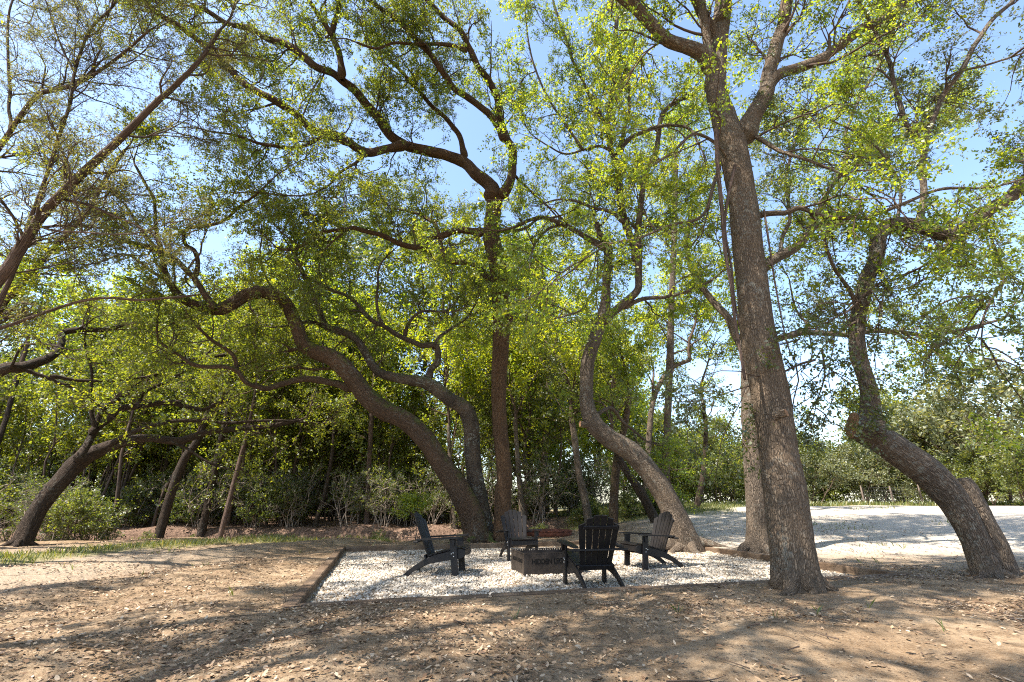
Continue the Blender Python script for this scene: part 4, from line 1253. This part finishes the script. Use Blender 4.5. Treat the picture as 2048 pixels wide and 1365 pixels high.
NP = 52000
u = (rng.random(NP) * 2 - 1) * PHX
v = -PHY + 2 * PHY * rng.random(NP) ** 1.35
bx, by = PC[0] + EX[0] * u + EY[0] * v, PC[1] + EX[1] * u + EY[1] * v
base = np.array([(1, 0, 0), (-1, 0, 0), (0, 1, 0), (0, -1, 0), (0, 0, 1), (0, 0, -1)], float)
Fo = np.array([(0, 2, 4), (2, 1, 4), (1, 3, 4), (3, 0, 4), (2, 0, 5), (1, 2, 5), (3, 1, 5), (0, 3, 5)])[:4]
sz = 0.011 + 0.013 * rng.random(NP) ** 1.5
pts = base[None, :5] * (0.65 + 0.7 * rng.random((NP, 5, 1))) * sz[:, None, None] * np.array((1.15, 0.9, 0.85))
th = rng.random(NP) * 6.28
cth, sth = np.cos(th)[:, None], np.sin(th)[:, None]
pts = np.stack([pts[..., 0] * cth - pts[..., 1] * sth, pts[..., 0] * sth + pts[..., 1] * cth, pts[..., 2]], -1)
tl = rng.normal(size=(NP, 2)) * 0.35
pts[..., 2] += pts[..., 0] * tl[:, :1] + pts[..., 1] * tl[:, 1:]
pts += np.stack([bx, by, gravel_z(bx, by) + sz * 0.15], -1)[:, None]
Fp = (np.arange(NP)[:, None, None] * 5 + Fo[None]).reshape(-1, 3)
lvp = np.clip(rng.beta(2.2, 1.6, NP), 0, 1)
g = link('gravel', mesh_np('gravel', pts.reshape(-1, 3), Fp, M['pebble'], {"lv": ('FLOAT', np.repeat(lvp, 5))}, False))
tag(g, "loose pale pebbles spread over the bed", kind="stuff")
TRIS['gravel'] = len(Fp)


# ------------------------------------------------------------------ boxes and plates
def box_mesh(name, sx, sy, sz, mat, bev=0.006, jitter=0.0):
    import bmesh
    bm = bmesh.new()
    bmesh.ops.create_cube(bm, size=1.0)
    bmesh.ops.scale(bm, vec=(sx, sy, sz), verts=bm.verts)
    if bev:
        bmesh.ops.bevel(bm, geom=list(bm.edges), offset=bev, segments=1, affect='EDGES')
    me = bpy.data.meshes.new(name)
    bm.to_mesh(me)
    bm.free()
    me.materials.append(mat)
    return me


def plate(name, outline, thick, mat, axis_='x'):
    """a board cut to an outline in the (y,z) plane with its thickness along x, edges rounded a little"""
    import bmesh
    bm = bmesh.new()
    n = len(outline)
    a_ = [bm.verts.new((-thick / 2, y, z)) for y, z in outline]
    b_ = [bm.verts.new((thick / 2, y, z)) for y, z in outline]
    bm.faces.new(a_)
    bm.faces.new(list(reversed(b_)))
    for i in range(n):
        j = (i + 1) % n
        bm.faces.new((a_[j], a_[i], b_[i], b_[j]))
    bmesh.ops.recalc_face_normals(bm, faces=bm.faces)
    edges = [e for e in bm.edges if abs(e.verts[0].co.x - e.verts[1].co.x) < 1e-6]
    bmesh.ops.bevel(bm, geom=edges, offset=min(0.004, thick * 0.2), segments=1, affect='EDGES')
    me = bpy.data.meshes.new(name)
    bm.to_mesh(me)
    bm.free()
    me.materials.append(mat)
    return me


t = NT('timber')
co = t.n("ShaderNodeTexCoord").outputs["Object"]
mp = t.n("ShaderNodeMapping", {"Vector": co, "Scale": (1.2, 14, 14)}).outputs[0]
g1 = t.noise(mp, 6.0, 5.0, 0.65)
g2 = t.noise(co, 3.0, 3.0)
col = t.mix(t.rng(g1, 0.3, 0.7), (0.055, 0.035, 0.023), (0.17, 0.112, 0.07))
col = t.mix(t.rng(g2, 0.45, 0.7, 0, 0.6), col, (0.20, 0.145, 0.10))
M['timber'] = t.bsdf(col, 0.9, 0.15, g1, 0.7, 0.012)

border = empty('timber_border', bed(0, 0), "weathered brown timbers framing the gravel bed", "timber border", rz=ROT)
TW, TH = 0.15, 0.16


def timber(u0, v0, u1, v1, k):
    L = math.hypot(u1 - u0, v1 - v0) - 0.012
    me = box_mesh('timber', L, TW, TH, M['timber'], 0.012)
    import bmesh
    bm = bmesh.new()
    bm.from_mesh(me)
    bmesh.ops.subdivide_edges(bm, edges=[e for e in bm.edges if e.calc_length() > L * 0.8], cuts=14)
    for vtx in bm.verts:
        q = np.array((vtx.co.x * 1.7 + k * 9, vtx.co.y * 8, vtx.co.z * 8))
        vtx.co.y += 0.008 * float(vnoise(q, 51))
        vtx.co.z += 0.008 * float(vnoise(q, 52))
    bm.to_mesh(me)
    bm.free()
    o = link('timber', me, border)
    o.location = ((u0 + u1) / 2, (v0 + v1) / 2, TH / 2 - 0.035 + 0.006 * (k % 3))
    o.rotation_euler = (random.uniform(-.02, .02), 0, math.atan2(v1 - v0, u1 - u0))


k = 0
e = TW / 2
for (u0, v0, u1, v1, n) in ((-PHX - e, -PHY - TW, -PHX - e, PHY + TW, 3), (PHX + e, PHY + TW, PHX + e, -PHY - TW, 3),
                            (-PHX, PHY + e, PHX, PHY + e, 4), (-PHX, -PHY - e, PHX, -PHY - e, 4)):
    for i in range(n):
        f, h = i / n, (i + 1) / n
        timber(u0 + (u1 - u0) * f, v0 + (v1 - v0) * f, u0 + (u1 - u0) * h, v0 + (v1 - v0) * h, k)
        k += 1

# ------------------------------------------------------------------ garden chairs
t = NT('black_paint')
co = t.n("ShaderNodeTexCoord").outputs["Object"]
mp = t.n("ShaderNodeMapping", {"Vector": co, "Scale": (1, 1, 0.25)}).outputs[0]
g1 = t.noise(mp, 30.0, 5.0, 0.65)
g2 = t.noise(co, 4.0, 3.0)
col = t.mix(t.rng(g1, 0.3, 0.75), (0.006, 0.005, 0.005), (0.016, 0.013, 0.012))
col = t.mix(t.rng(g2, 0.5, 0.75, 0, 0.5), col, (0.028, 0.021, 0.017))
M['black'] = t.bsdf(col, 0.5, 0.3, g1, 0.25, 0.004)
M['bolt'] = plain('bolt', (0.55, 0.54, 0.52), 0.35, 0.5, 0.1, metal=0.8)


def lathe_disc(name, r, h, mat, n=10):
    V, Fq = [], []
    for rr, zz in ((r, 0), (r, h * 0.6), (r * 0.6, h)):
        for i in range(n):
            V.append((rr * math.cos(6.2832 * i / n), rr * math.sin(6.2832 * i / n), zz))
    V.append((0, 0, h))
    for k in range(2):
        for i in range(n):
            j = (i + 1) % n
            Fq.append((k * n + i, k * n + j, (k + 1) * n + j, (k + 1) * n + i))
    for i in range(0, n, 2):
        Fq.append((2 * n + i, 2 * n + (i + 1) % n, 2 * n + (i + 2) % n, 3 * n))
    return mesh_np(name, V, Fq, mat)


def rot_yz(y, z, a, c=(0, 0)):
    y, z = y - c[0], z - c[1]
    return y * math.cos(a) - z * math.sin(a) + c[0], y * math.sin(a) + z * math.cos(a) + c[1]


BACK_A = math.radians(24)          # backrest leans back this much
BY, BZ = -0.20, 0.255               # its foot


def back_pt(h, d=0.0):
    return BY - h * math.sin(BACK_A) + d * math.cos(BACK_A), BZ + h * math.cos(BACK_A) + d * math.sin(BACK_A)


CH = {}
CH['side_rail'] = plate('side_rail', [(0.44, 0.335), (0.43, 0.385), (0.40, 0.415), (0.35, 0.42), (0.22, 0.395), (0.08, 0.36), (-0.10, 0.315), (-0.25, 0.255), (-0.40, 0.17), (-0.53, 0.075), (-0.60, 0.01), (-0.585, 0.0), (-0.50, 0.0),
                                    (-0.44, 0.055), (-0.30, 0.135), (-0.14, 0.19), (0.06, 0.225), (0.26, 0.255), (0.38, 0.275), (0.43, 0.30)], 0.032, M['black'])
CH['leg'] = plate('leg', [(0.235, 0.0), (0.345, 0.0), (0.285, 0.57), (0.170, 0.57)], 0.036, M['black'])
CH['bracket'] = plate('bracket', [(0.20, 0.57), (0.27, 0.57), (0.262, 0.47), (0.235, 0.47)], 0.036, M['black'])


def arm_mesh():
    import bmesh
    bm = bmesh.new()
    out = [(-0.035, -0.36), (0.035, -0.36), (0.06, -0.1), (0.075, 0.15)]
    out += [(0.075 * math.cos(a), 0.33 + 0.075 * math.sin(a)) for a in np.linspace(0, math.pi, 9)]
    out += [(-0.075, 0.15), (-0.05, -0.1)]
    lo = [bm.verts.new((x, y, 0)) for x, y in out]
    hi = [bm.verts.new((x, y, 0.024)) for x, y in out]
    bm.faces.new(list(reversed(lo)))
    bm.faces.new(hi)
    n = len(out)
    for i in range(n):
        bm.faces.new((lo[i], lo[(i + 1) % n], hi[(i + 1) % n], hi[i]))
    bmesh.ops.recalc_face_normals(bm, faces=bm.faces)
    me = bpy.data.meshes.new('arm')
    bm.to_mesh(me)
    bm.free()
    me.materials.append(M['black'])
    return me


CH['arm'] = arm_mesh()


def back_slat(x0, x1, w0, w1, h, slope):
    """one tapering slat of the fan back, its top cut to the arch"""
    import bmesh
    bm = bmesh.new()
    rows = []
    nh = 5
    for d in (-0.010, 0.010):
        for k in range(nh + 1):
            f = k / nh
            xc, wd = x0 + (x1 - x0) * f, w0 + (w1 - w0) * f
            for sgn in (-1, 1):
                hh = f * h + (slope * sgn * wd / 2 if k == nh else 0)
                y, z = back_pt(hh, d - 0.35 * (xc + sgn * wd / 2) ** 2 * -1)
                rows.append(bm.verts.new((xc + sgn * wd / 2, y, z)))
    m_ = 2 * (nh + 1)
    for k in range(nh):
        a0, a1, b0, b1 = rows[2 * k], rows[2 * k + 1], rows[2 * k + 2], rows[2 * k + 3]
        c0, c1, d0, d1 = rows[m_ + 2 * k], rows[m_ + 2 * k + 1], rows[m_ + 2 * k + 2], rows[m_ + 2 * k + 3]
        bm.faces.new((a0, a1, b1, b0)); bm.faces.new((c1, c0, d0, d1))
        bm.faces.new((a1, c1, d1, b1)); bm.faces.new((c0, a0, b0, d0))
    bm.faces.new((rows[0], rows[m_], rows[m_ + 1], rows[1]))
    bm.faces.new((rows[m_ - 2], rows[m_ - 1], rows[2 * m_ - 1], rows[2 * m_ - 2]))
    bmesh.ops.recalc_face_normals(bm, faces=bm.faces)
    me = bpy.data.meshes.new('back_slat')
    bm.to_mesh(me)
    bm.free()
    me.materials.append(M['black'])
    return me


SL = []
for k in range(6):
    c = (k - 2.5)
    x0, x1 = c * 0.077, c * 0.104
    hh = 0.80 - 0.026 * (c ** 2) * 0.9
    SL.append(back_slat(x0, x1, 0.066, 0.091, hh, -0.55 * c / 2.5))
SEAT = box_mesh('seat_slat', 0.57, 0.068, 0.02, M['black'], 0.004)
RAIL_LOW = box_mesh('back_rail', 0.52, 0.03, 0.07, M['black'], 0.004)
RAIL_MID = box_mesh('back_rail', 0.84, 0.075, 0.026, M['black'], 0.004)
RAIL_TOP = box_mesh('back_rail', 0.50, 0.022, 0.05, M['black'], 0.004)
APRON = box_mesh('apron', 0.54, 0.024, 0.09, M['black'], 0.004)
BOLT = lathe_disc('bolt', 0.010, 0.006, M['bolt'])


def chair(label, x, y, rz):
    root = empty('garden_chair', (x, y, float(gravel_z(np.float64(x), np.float64(y))) - 0.004), label, 'chair', 'black slatted chairs round the fire pit', rz)
    def part(nm, me, loc=(0, 0, 0), rot=(0, 0, 0)):
        o = link(nm, me, root)
        o.location = loc
        o.rotation_euler = rot
        return o
    for s in (-1, 1):
        r_ = part('side_rail', CH['side_rail'], (s * 0.272, 0, 0))
        l_ = part('leg', CH['leg'], (s * 0.307, 0, 0))
        part('bracket', CH['bracket'], (s * 0.344, 0.0, -0.002))
        part('arm', CH['arm'], (s * 0.335, -0.02, 0.566), (math.radians(3.0), 0, 0))
        for (yy, zz) in ((0.215, 0.345), (0.255, 0.305), (0.245, 0.36)):
            b = link('bolt', BOLT, l_)
            b.location = (s * 0.019, yy, zz)
            b.rotation_euler = (0, s * math.pi / 2, 0)
    ys = [0.405, 0.325, 0.247, 0.169, 0.091, 0.013, -0.065, -0.142]
    top = [0.424, 0.428, 0.413, 0.395, 0.375, 0.355, 0.334, 0.312]
    for i, (yy, zz) in enumerate(zip(ys, top)):
        sl = (top[max(0, i - 1)] - top[min(7, i + 1)]) / (0.078 * (2 if 0 < i < 7 else 1))
        part('seat_slat', SEAT, (0, yy, zz + 0.008), (math.atan(sl) if i else -0.35, 0, 0))
    part('apron', APRON, (0, 0.416, 0.355))
    for me in SL:
        part('back_slat', me)
    y0, z0 = back_pt(0.05, -0.028)
    part('back_rail', RAIL_LOW, (0, y0, z0), (BACK_A, 0, 0))
    y0, z0 = back_pt(0.325, -0.052)
    part('back_rail', RAIL_MID, (0, y0, z0 - 0.002), (0, 0, 0))
    y0, z0 = back_pt(0.63, -0.025)
    part('back_rail', RAIL_TOP, (0, y0, z0), (BACK_A, 0, 0))
    return root


chair("black slatted chair turned away from the camera in front of the fire pit", 1.15, 7.36, math.radians(11))
chair("black slatted chair seen side-on left of the fire pit", -1.19, 8.62, math.radians(-95))
chair("black slatted chair facing the camera behind the fire pit", 0.15, 10.65, math.radians(196))
chair("black slatted chair side-on at the foot of the S-shaped leaning tree", 2.58, 9.48, math.radians(108))

# ------------------------------------------------------------------ fire pit box, black letters in place of cut lettering
t = NT('pit_steel')
co = t.n("ShaderNodeTexCoord").outputs["Object"]
g1 = t.noise(co, 5.0, 5.0, 0.65)
g2 = t.noise(co, 40.0, 4.0, 0.6)
col = t.mix(t.rng(g1, 0.35, 0.65), (0.013, 0.010, 0.008), (0.055, 0.042, 0.033))
col = t.mix(t.rng(g2, 0.5, 0.75, 0, 0.5), col, (0.04, 0.022, 0.014))
M['steel'] = t.bsdf(col, 0.55, 0.4, g2, 0.2, 0.004, 0.35)
M['soot'] = plain('soot', (0.008, 0.008, 0.008), 0.95, 0.05, 0.3)  # black letter colour stands in for the shade inside cut-out openings
M['ash'] = plain('ash', (0.05, 0.045, 0.04), 0.95, 0.1, 0.4, 20.0, 0.8)
FW, FD, FH, TT = 1.06, 0.82, 0.35, 0.012
f0 = np.array((0.20, 8.38))
fc = f0 + EX * FW / 2 + EY * FD / 2
pit = empty('fire_pit', (fc[0], fc[1], float(gravel_z(fc[0], fc[1])) - 0.01), "rectangular dark steel fire pit box with black lettering for its cut-outs", 'fire pit', rz=ROT)


def wall(L, px, py, rz):
    """a steel sheet with a row of small slots left open along its top edge"""
    import bmesh
    hs = 0.030
    bm = bmesh.new()
    def bxx(x0, x1, z0, z1):
        vs = [bm.verts.new((x, y, z)) for x in (x0, x1) for y in (-TT / 2, TT / 2) for z in (z0, z1)]
        for q in ((0, 1, 3, 2), (4, 6, 7, 5), (0, 4, 5, 1), (2, 3, 7, 6), (0, 2, 6, 4), (1, 5, 7, 3)):
            bm.faces.new([vs[i] for i in q])
    bxx(-L / 2, L / 2, 0, FH - hs)
    bxx(-L / 2, L / 2, FH - 0.012, FH)
    n = int(L / 0.045)
    for i in range(n + 1):
        x = -L / 2 + 0.012 + (L - 0.024) * i / n
        bxx(x - 0.012, x + 0.012, FH - hs, FH - 0.012)
    bmesh.ops.recalc_face_normals(bm, faces=bm.faces)
    me = bpy.data.meshes.new('side_sheet')
    bm.to_mesh(me)
    bm.free()
    me.materials.append(M['steel'])
    o = link('side_sheet', me, pit)
    o.location = (px, py, 0)
    o.rotation_euler = (0, 0, rz)
    return o


def words(parent, body, size, z):
    cu = bpy.data.curves.new('lettering', 'FONT')
    cu.body = body
    cu.size = size
    cu.align_x = 'CENTER'
    cu.align_y = 'CENTER'
    cu.extrude = 0.0008
    cu.offset = 0.0022
    o = bpy.data.objects.new('lettering', cu)
    C.objects.link(o)
    o.parent = parent
    o.location = (0, -TT / 2 - 0.0022, z)
    o.rotation_euler = (math.pi / 2, 0, 0)
    o.scale = (0.92, 1.08, 1)
    cu.materials.append(M['soot'])
    dg = bpy.context.evaluated_depsgraph_get()
    me = bpy.data.meshes.new_from_object(o.evaluated_get(dg))
    o2 = link('lettering', me, parent)
    o2.location, o2.rotation_euler, o2.scale = o.location, o.rotation_euler, o.scale
    bpy.data.objects.remove(o)
    o2.name = 'lettering'
    return o2


fs = wall(FW, 0, -FD / 2, 0)
words(fs, "HIDDEN LEGENDS", 0.105, 0.215)
ls = wall(FD - 2 * TT, -FW / 2 + TT / 2, 0, -math.pi / 2)
words(ls, "HIDDEN LEGENDS", 0.082, 0.215)
wall(FW, 0, FD / 2, math.pi)
wall(FD - 2 * TT, FW / 2 - TT / 2, 0, math.pi / 2)
ash = link('ash', box_mesh('ash', FW - 0.04, FD - 0.04, 0.05, M['ash'], 0.01), pit)
ash.location = (0, 0, 0.045)

# flat stones on the rim and the rusty grate leaning behind
t = NT('rust')
co = t.n("ShaderNodeTexCoord").outputs["Object"]
g1 = t.noise(co, 9.0, 5.0, 0.65)
M['rust'] = t.bsdf(t.mix(t.rng(g1, 0.35, 0.65), (0.05, 0.02, 0.014), (0.20, 0.07, 0.04)), 0.85, 0.25, g1, 0.4, 0.005, 0.2)
gp = at(1097, 1080, 15.2)[0]
ring = empty('fire_ring', (gp[0], 15.2, float(gz(gp[0], 15.2))), "low round rusty steel ring lying behind the gravel bed", 'fire ring')
for nm, r0, r1, z0, z1, nn in (('outer_band', 0.72, 0.70, 0.0, 0.13, 40), ('rim', 0.75, 0.66, 0.13, 0.145, 40)):
    th = np.linspace(0, 2 * math.pi, nn, endpoint=False)
    prof = [(r0, z0), (r0, z1), (r1, z1), (r1, z0)]
    V = np.array([[(r * math.cos(a), r * math.sin(a), z) for a in th] for r, z in prof]).reshape(-1, 3)
    i = np.arange(4 * nn).reshape(4, nn)
    j = np.roll(i, -1, 1)
    Fq = np.concatenate([np.stack([i[q], j[q], j[(q + 1) % 4], i[(q + 1) % 4]], -1) for q in range(4)])
    link(nm, mesh_np(nm, V, Fq, M['rust'], smooth_shade=False), ring)
bar = box_mesh('grate_bar', 1.0, 0.014, 0.012, M['rust'], 0.002)
for k in range(19):
    y = -0.63 + 0.07 * k
    o = link('grate_bar', bar, ring)
    o.location = (0, y, 0.151)
    o.scale = (2 * math.sqrt(0.70 ** 2 - y * y), 1, 1)

# ------------------------------------------------------------------ wire fence at the far edge of the clearing
M['wire'] = plain('wire', (0.12, 0.115, 0.11), 0.5, 0.4, 0.2, metal=0.5)
M['post'] = plain('post', (0.13, 0.10, 0.08), 0.85, 0.2, 0.3, 6.0)
fx0, fx1, fy0 = at(1730, 1010, 25.5)[0][0], at(1905, 1010, 25.5)[0][0], 25.5
fence = empty('wire_fence', (fx0, fy0, float(gz(fx0, fy0))), "thin wire fence between wooden posts at the far edge of the clearing", 'fence')
zf = fence.location.z
POST = lathe_disc('post', 0.045, 1.15, M['post'], 10)
for k in range(4):
    x = (fx1 - fx0) * k / 3
    o = link('post', POST, fence)
    o.location = (x, 0, float(gz(fx0 + x, fy0)) - zf - 0.1)
    o.scale = (1, 1, 0.95 + 0.1 * random.random())
for k in range(6):
    P1 = np.stack([np.linspace(0, fx1 - fx0, 13), np.zeros(13) - 0.08, 0.12 + 0.155 * k + 0.01 * np.sin(np.arange(13) * 1.1 + k)], -1)
    V, Fq = tubes_thin(P1[None], np.full((1, 13), 0.006), 4)
    link('wire', mesh_np('wire', V, Fq, M['wire']), fence)
nst = 34
P1 = np.zeros((nst, 2, 3))
P1[:, :, 0] = np.linspace(0.05, fx1 - fx0 - 0.05, nst)[:, None]
P1[:, :, 1] = -0.083
P1[:, 0, 2], P1[:, 1, 2] = 0.1, 0.90
V, Fq = tubes_thin(P1, np.full((nst, 2), 0.004), 3)
link('wire_stays', mesh_np('wire_stays', V, Fq, M['wire']), fence)["kind"] = "stuff"


# ------------------------------------------------------------------ hanging vines on the big trunk
def vine(label, spec, Y0, Y1, w0, w1):
    P, s = resample(catmull(limb_path(spec, Y0, Y1, w0, w1), 8), 0.06)
    V, Fq, bk = tube_big(P, s, 8, 0.1, 0, 3, True)
    o = P[0, :3]
    r = link('hanging_vine', mesh_np('hanging_vine', V - o, Fq, M['bark_juniper'], {"bark": ('FLOAT_VECTOR', bk)}), None, o)
    tag(r, label, 'vine', 'bare vines on the massive trunk')


vine("bare vine hugging the massive trunk's left side from its fork to mid height", [1432, 260, 1436, 340, 1444, 420, 1450, 500, 1462, 570, 1470, 640, 1480, 700, 1490, 760], 6.15, 6.0, 10, 6)
vine("thinner bare vine twisting beside the first one on the massive trunk", [1470, 330, 1455, 400, 1450, 460, 1462, 530, 1468, 590, 1478, 650], 6.2, 6.05, 7, 4)
vine("loose vine hanging free to the right of the massive trunk", [1528, 420, 1540, 500, 1549, 560, 1558, 610, 1570, 670, 1580, 705], 6.4, 6.2, 5, 3)

# ------------------------------------------------------------------ small juniper seedling behind the side-on chair
PROTO['seedling'] = proto('seedling', 1.3, 0.62, 16, 'leaf_bright', 0.06, 14, wid=0.35, z0=0.55, stem_r=0.012, n2_=5, n3=3, lv=0.85)
sp_ = at(832, 1060, 12.6)[0]
seed_ = empty('young_juniper', (sp_[0], 12.6, float(gz(sp_[0], 12.6)) - 0.02), "small bright green sapling just behind the side-on chair", 'sapling')
crown_copy('seedling', seed_, (0, 0, 0), (1.1, 1.1, 1.0), 0.5, ('stem', 'crown'))

# ------------------------------------------------------------------ fallen leaves, sticks and grass
M['dead_leaf'] = None
t = NT('dead_leaf')
a = t.n("ShaderNodeAttribute", attribute_name="lv").outputs["Fac"]
M['dead_leaf'] = t.bsdf(t.ramp(a, [(0.0, (0.06, 0.034, 0.02)), (0.35, (0.17, 0.10, 0.055)), (0.7, (0.30, 0.205, 0.125)), (1.0, (0.46, 0.36, 0.25))]), 0.6, 0.35)


def scatter_leaves(n, xr, yr, size, bias=1.0, avoid_bed=True):
    x = xr[0] + (xr[1] - xr[0]) * rng.random(n)
    y = yr[0] + (yr[1] - yr[0]) * rng.random(n) ** bias
    keep = smooth(-0.8, 0.6, n2(x, y, 0.8, 61) + 0.4 * n2(x, y, 3.0, 62)) > rng.random(n) * 0.95
    u, v = pit_uv(x, y)
    inside = np.maximum(np.abs(u) - PHX, np.abs(v) - PHY) < 0.12
    if avoid_bed:
        keep &= ~inside | (rng.random(n) < 0.08)
    x, y, inside = x[keep], y[keep], inside[keep]
    z = np.where(inside, gravel_z(x, y) + 0.012, gz(x, y) + 0.014)
    n = len(x)
    p = np.stack([x, y, z], -1)
    th = rng.random(n) * 6.2832
    nn = unit(np.stack([rng.normal(size=n) * 0.28, rng.normal(size=n) * 0.28, np.ones(n)], -1))
    d = unit(np.cross(nn, np.stack([np.cos(th), np.sin(th), np.zeros(n)], -1)))
    s = np.cross(d, nn)
    L = (size * (0.55 + 0.9 * rng.random(n)))[:, None]
    Wd = L * (0.32 + 0.25 * rng.random(n))[:, None]
    cu = rng.normal(size=(n, 1)) * 0.25 + 0.15
    ring_ = [(0, 0, 0.06), (0.30, 0.45, 0.10), (0.68, 0.5, 0.16), (1.0, 0.0, 0.22), (0.68, -0.5, 0.16), (0.30, -0.45, 0.10)]
    vs = [p + d * L * (a_ - 0.5) + s * Wd * b_ + nn * L * cu * (abs(b_) * 0.5 + (a_ - 0.5) ** 2) for a_, b_, c_ in ring_]
    V = np.stack(vs, 1).reshape(-1, 3)
    b = np.arange(n)[:, None] * 6
    Fq = np.vstack([b + np.array((0, 1, 2, 3)), b + np.array((0, 3, 4, 5))])
    lv = np.clip(rng.beta(1.6, 1.5, n), 0, 1)
    return V, Fq, np.repeat(lv, 6)


bag = Bag()
bag.add(*scatter_leaves(30000, (-9, 9), (2.4, 9.0), 0.040, 1.2))
bag.add(*scatter_leaves(22000, (-13, 11), (6.0, 16.5), 0.045, 1.0))
bag.add(*scatter_leaves(22000, (-6, 6.5), (2.5, 5.6), 0.036, 1.0))
bag.add(*scatter_leaves(45000, (-8, 8.5), (2.4, 7.5), 0.017, 1.3))
bag.add(*scatter_leaves(9000, (-20, 3), (17.0, 24), 0.09, 1.0))
V, Fq, A_ = bag.get()
o = link('fallen_leaves', mesh_np('fallen_leaves', V, Fq, M['dead_leaf'], {"lv": ('FLOAT', A_)}, False))
tag(o, "dry curled leaves scattered over the sandy ground", kind="stuff")
TRIS['fallen'] = len(Fq) * 2

n = 1100
x = rng.uniform(-9, 9, n)
y = rng.uniform(2.6, 15, n)
u, v = pit_uv(x, y)
kp = np.maximum(np.abs(u) - PHX, np.abs(v) - PHY) > 0.2
x, y = x[kp], y[kp]
n = len(x)
th = rng.random(n) * 6.28
P1, R1 = grow(np.stack([x, y, gz(x, y) + 0.012], -1), np.stack([np.cos(th), np.sin(th), np.zeros(n)], -1), 0.06 + 0.4 * rng.random(n) ** 3, 0.0025 + 0.004 * rng.random(n), 4, 0.22, 0.0)
P1[..., 2] = gz(P1[..., 0], P1[..., 1]) + 0.014 + 0.01 * rng.random(P1.shape[:2])
V, Fq = tubes_thin(P1, R1, 4)
o = link('twig_debris', mesh_np('twig_debris', V, Fq, M['twig']))
tag(o, "thin dry sticks lying about on the sand", kind="stuff")


def blades(x, y, h, lean=0.35, w=0.006):
    n = len(x)
    p = np.stack([x, y, gz(x, y) - 0.01], -1)
    th = rng.random(n) * 6.28
    hv = (h * (0.5 + 0.9 * rng.random(n)))[:, None]
    ln = np.stack([np.cos(th), np.sin(th), np.zeros(n)], -1) * hv * (lean * rng.random((n, 1)) * 1.6)
    sd = np.stack([-np.sin(th), np.cos(th), np.zeros(n)], -1) * w
    up_ = np.array((0, 0, 1.0))
    v = [p - sd, p + sd, p + ln * 0.4 + up_ * hv * 0.6 + sd * 0.7, p + ln + up_ * hv]
    V = np.stack(v, 1).reshape(-1, 3)
    Fq = np.arange(n * 4).reshape(n, 4)
    lv = np.clip(0.5 + 0.28 * rng.normal(size=n), 0, 1)
    return V, Fq, np.repeat(lv, 4)


M['grass'] = leaf_mat('grass', (0.06, 0.085, 0.02), (0.11, 0.145, 0.03), (0.26, 0.23, 0.10), 0.45, 1.6)
bag = Bag()
n = 230000
x = rng.uniform(-15, 10, n)
y = rng.uniform(7.2, 25, n)
kp = on_grass(x, y) * (0.55 + 0.45 * n2(x, y, 2.2, 71)) > rng.random(n)
x, y = x[kp], y[kp]
bag.add(*blades(x, y, 0.11, 0.5, 0.007))
TRIS['grass'] = len(x) * 2
n = 500                                    # odd sprouts on the sand
x = rng.uniform(-8, 9, n)
y = rng.uniform(2.8, 16, n)
u, v = pit_uv(x, y)
kp = (np.maximum(np.abs(u) - PHX, np.abs(v) - PHY) > 0.15) & (n2(x, y, 1.6, 75) > 0.35)
x, y = x[kp], y[kp]
bag.add(*blades(np.repeat(x, 4) + rng.normal(size=len(x) * 4) * 0.01, np.repeat(y, 4) + rng.normal(size=len(x) * 4) * 0.01, 0.09, 0.6, 0.004))
n = 5000                                   # tufts on the pale clearing
x = rng.uniform(4, 16, n)
y = rng.uniform(11, 24, n)
kp = n2(x, y, 0.7, 77) > 0.45
bag.add(*blades(x[kp], y[kp], 0.10, 0.6, 0.008))
n = 12000                                  # grass along the foot of the far bushes
x = rng.uniform(5, 34, n)
y = rng.uniform(24.5, 29, n)
bag.add(*blades(x, y, 0.22, 0.5, 0.02))
V, Fq, A_ = bag.get()
o = link('grass', mesh_np('grass', V, Fq, M['grass'], {"lv": ('FLOAT', A_)}, False))
tag(o, "thin grass along the creek and on the rise", kind="stuff")
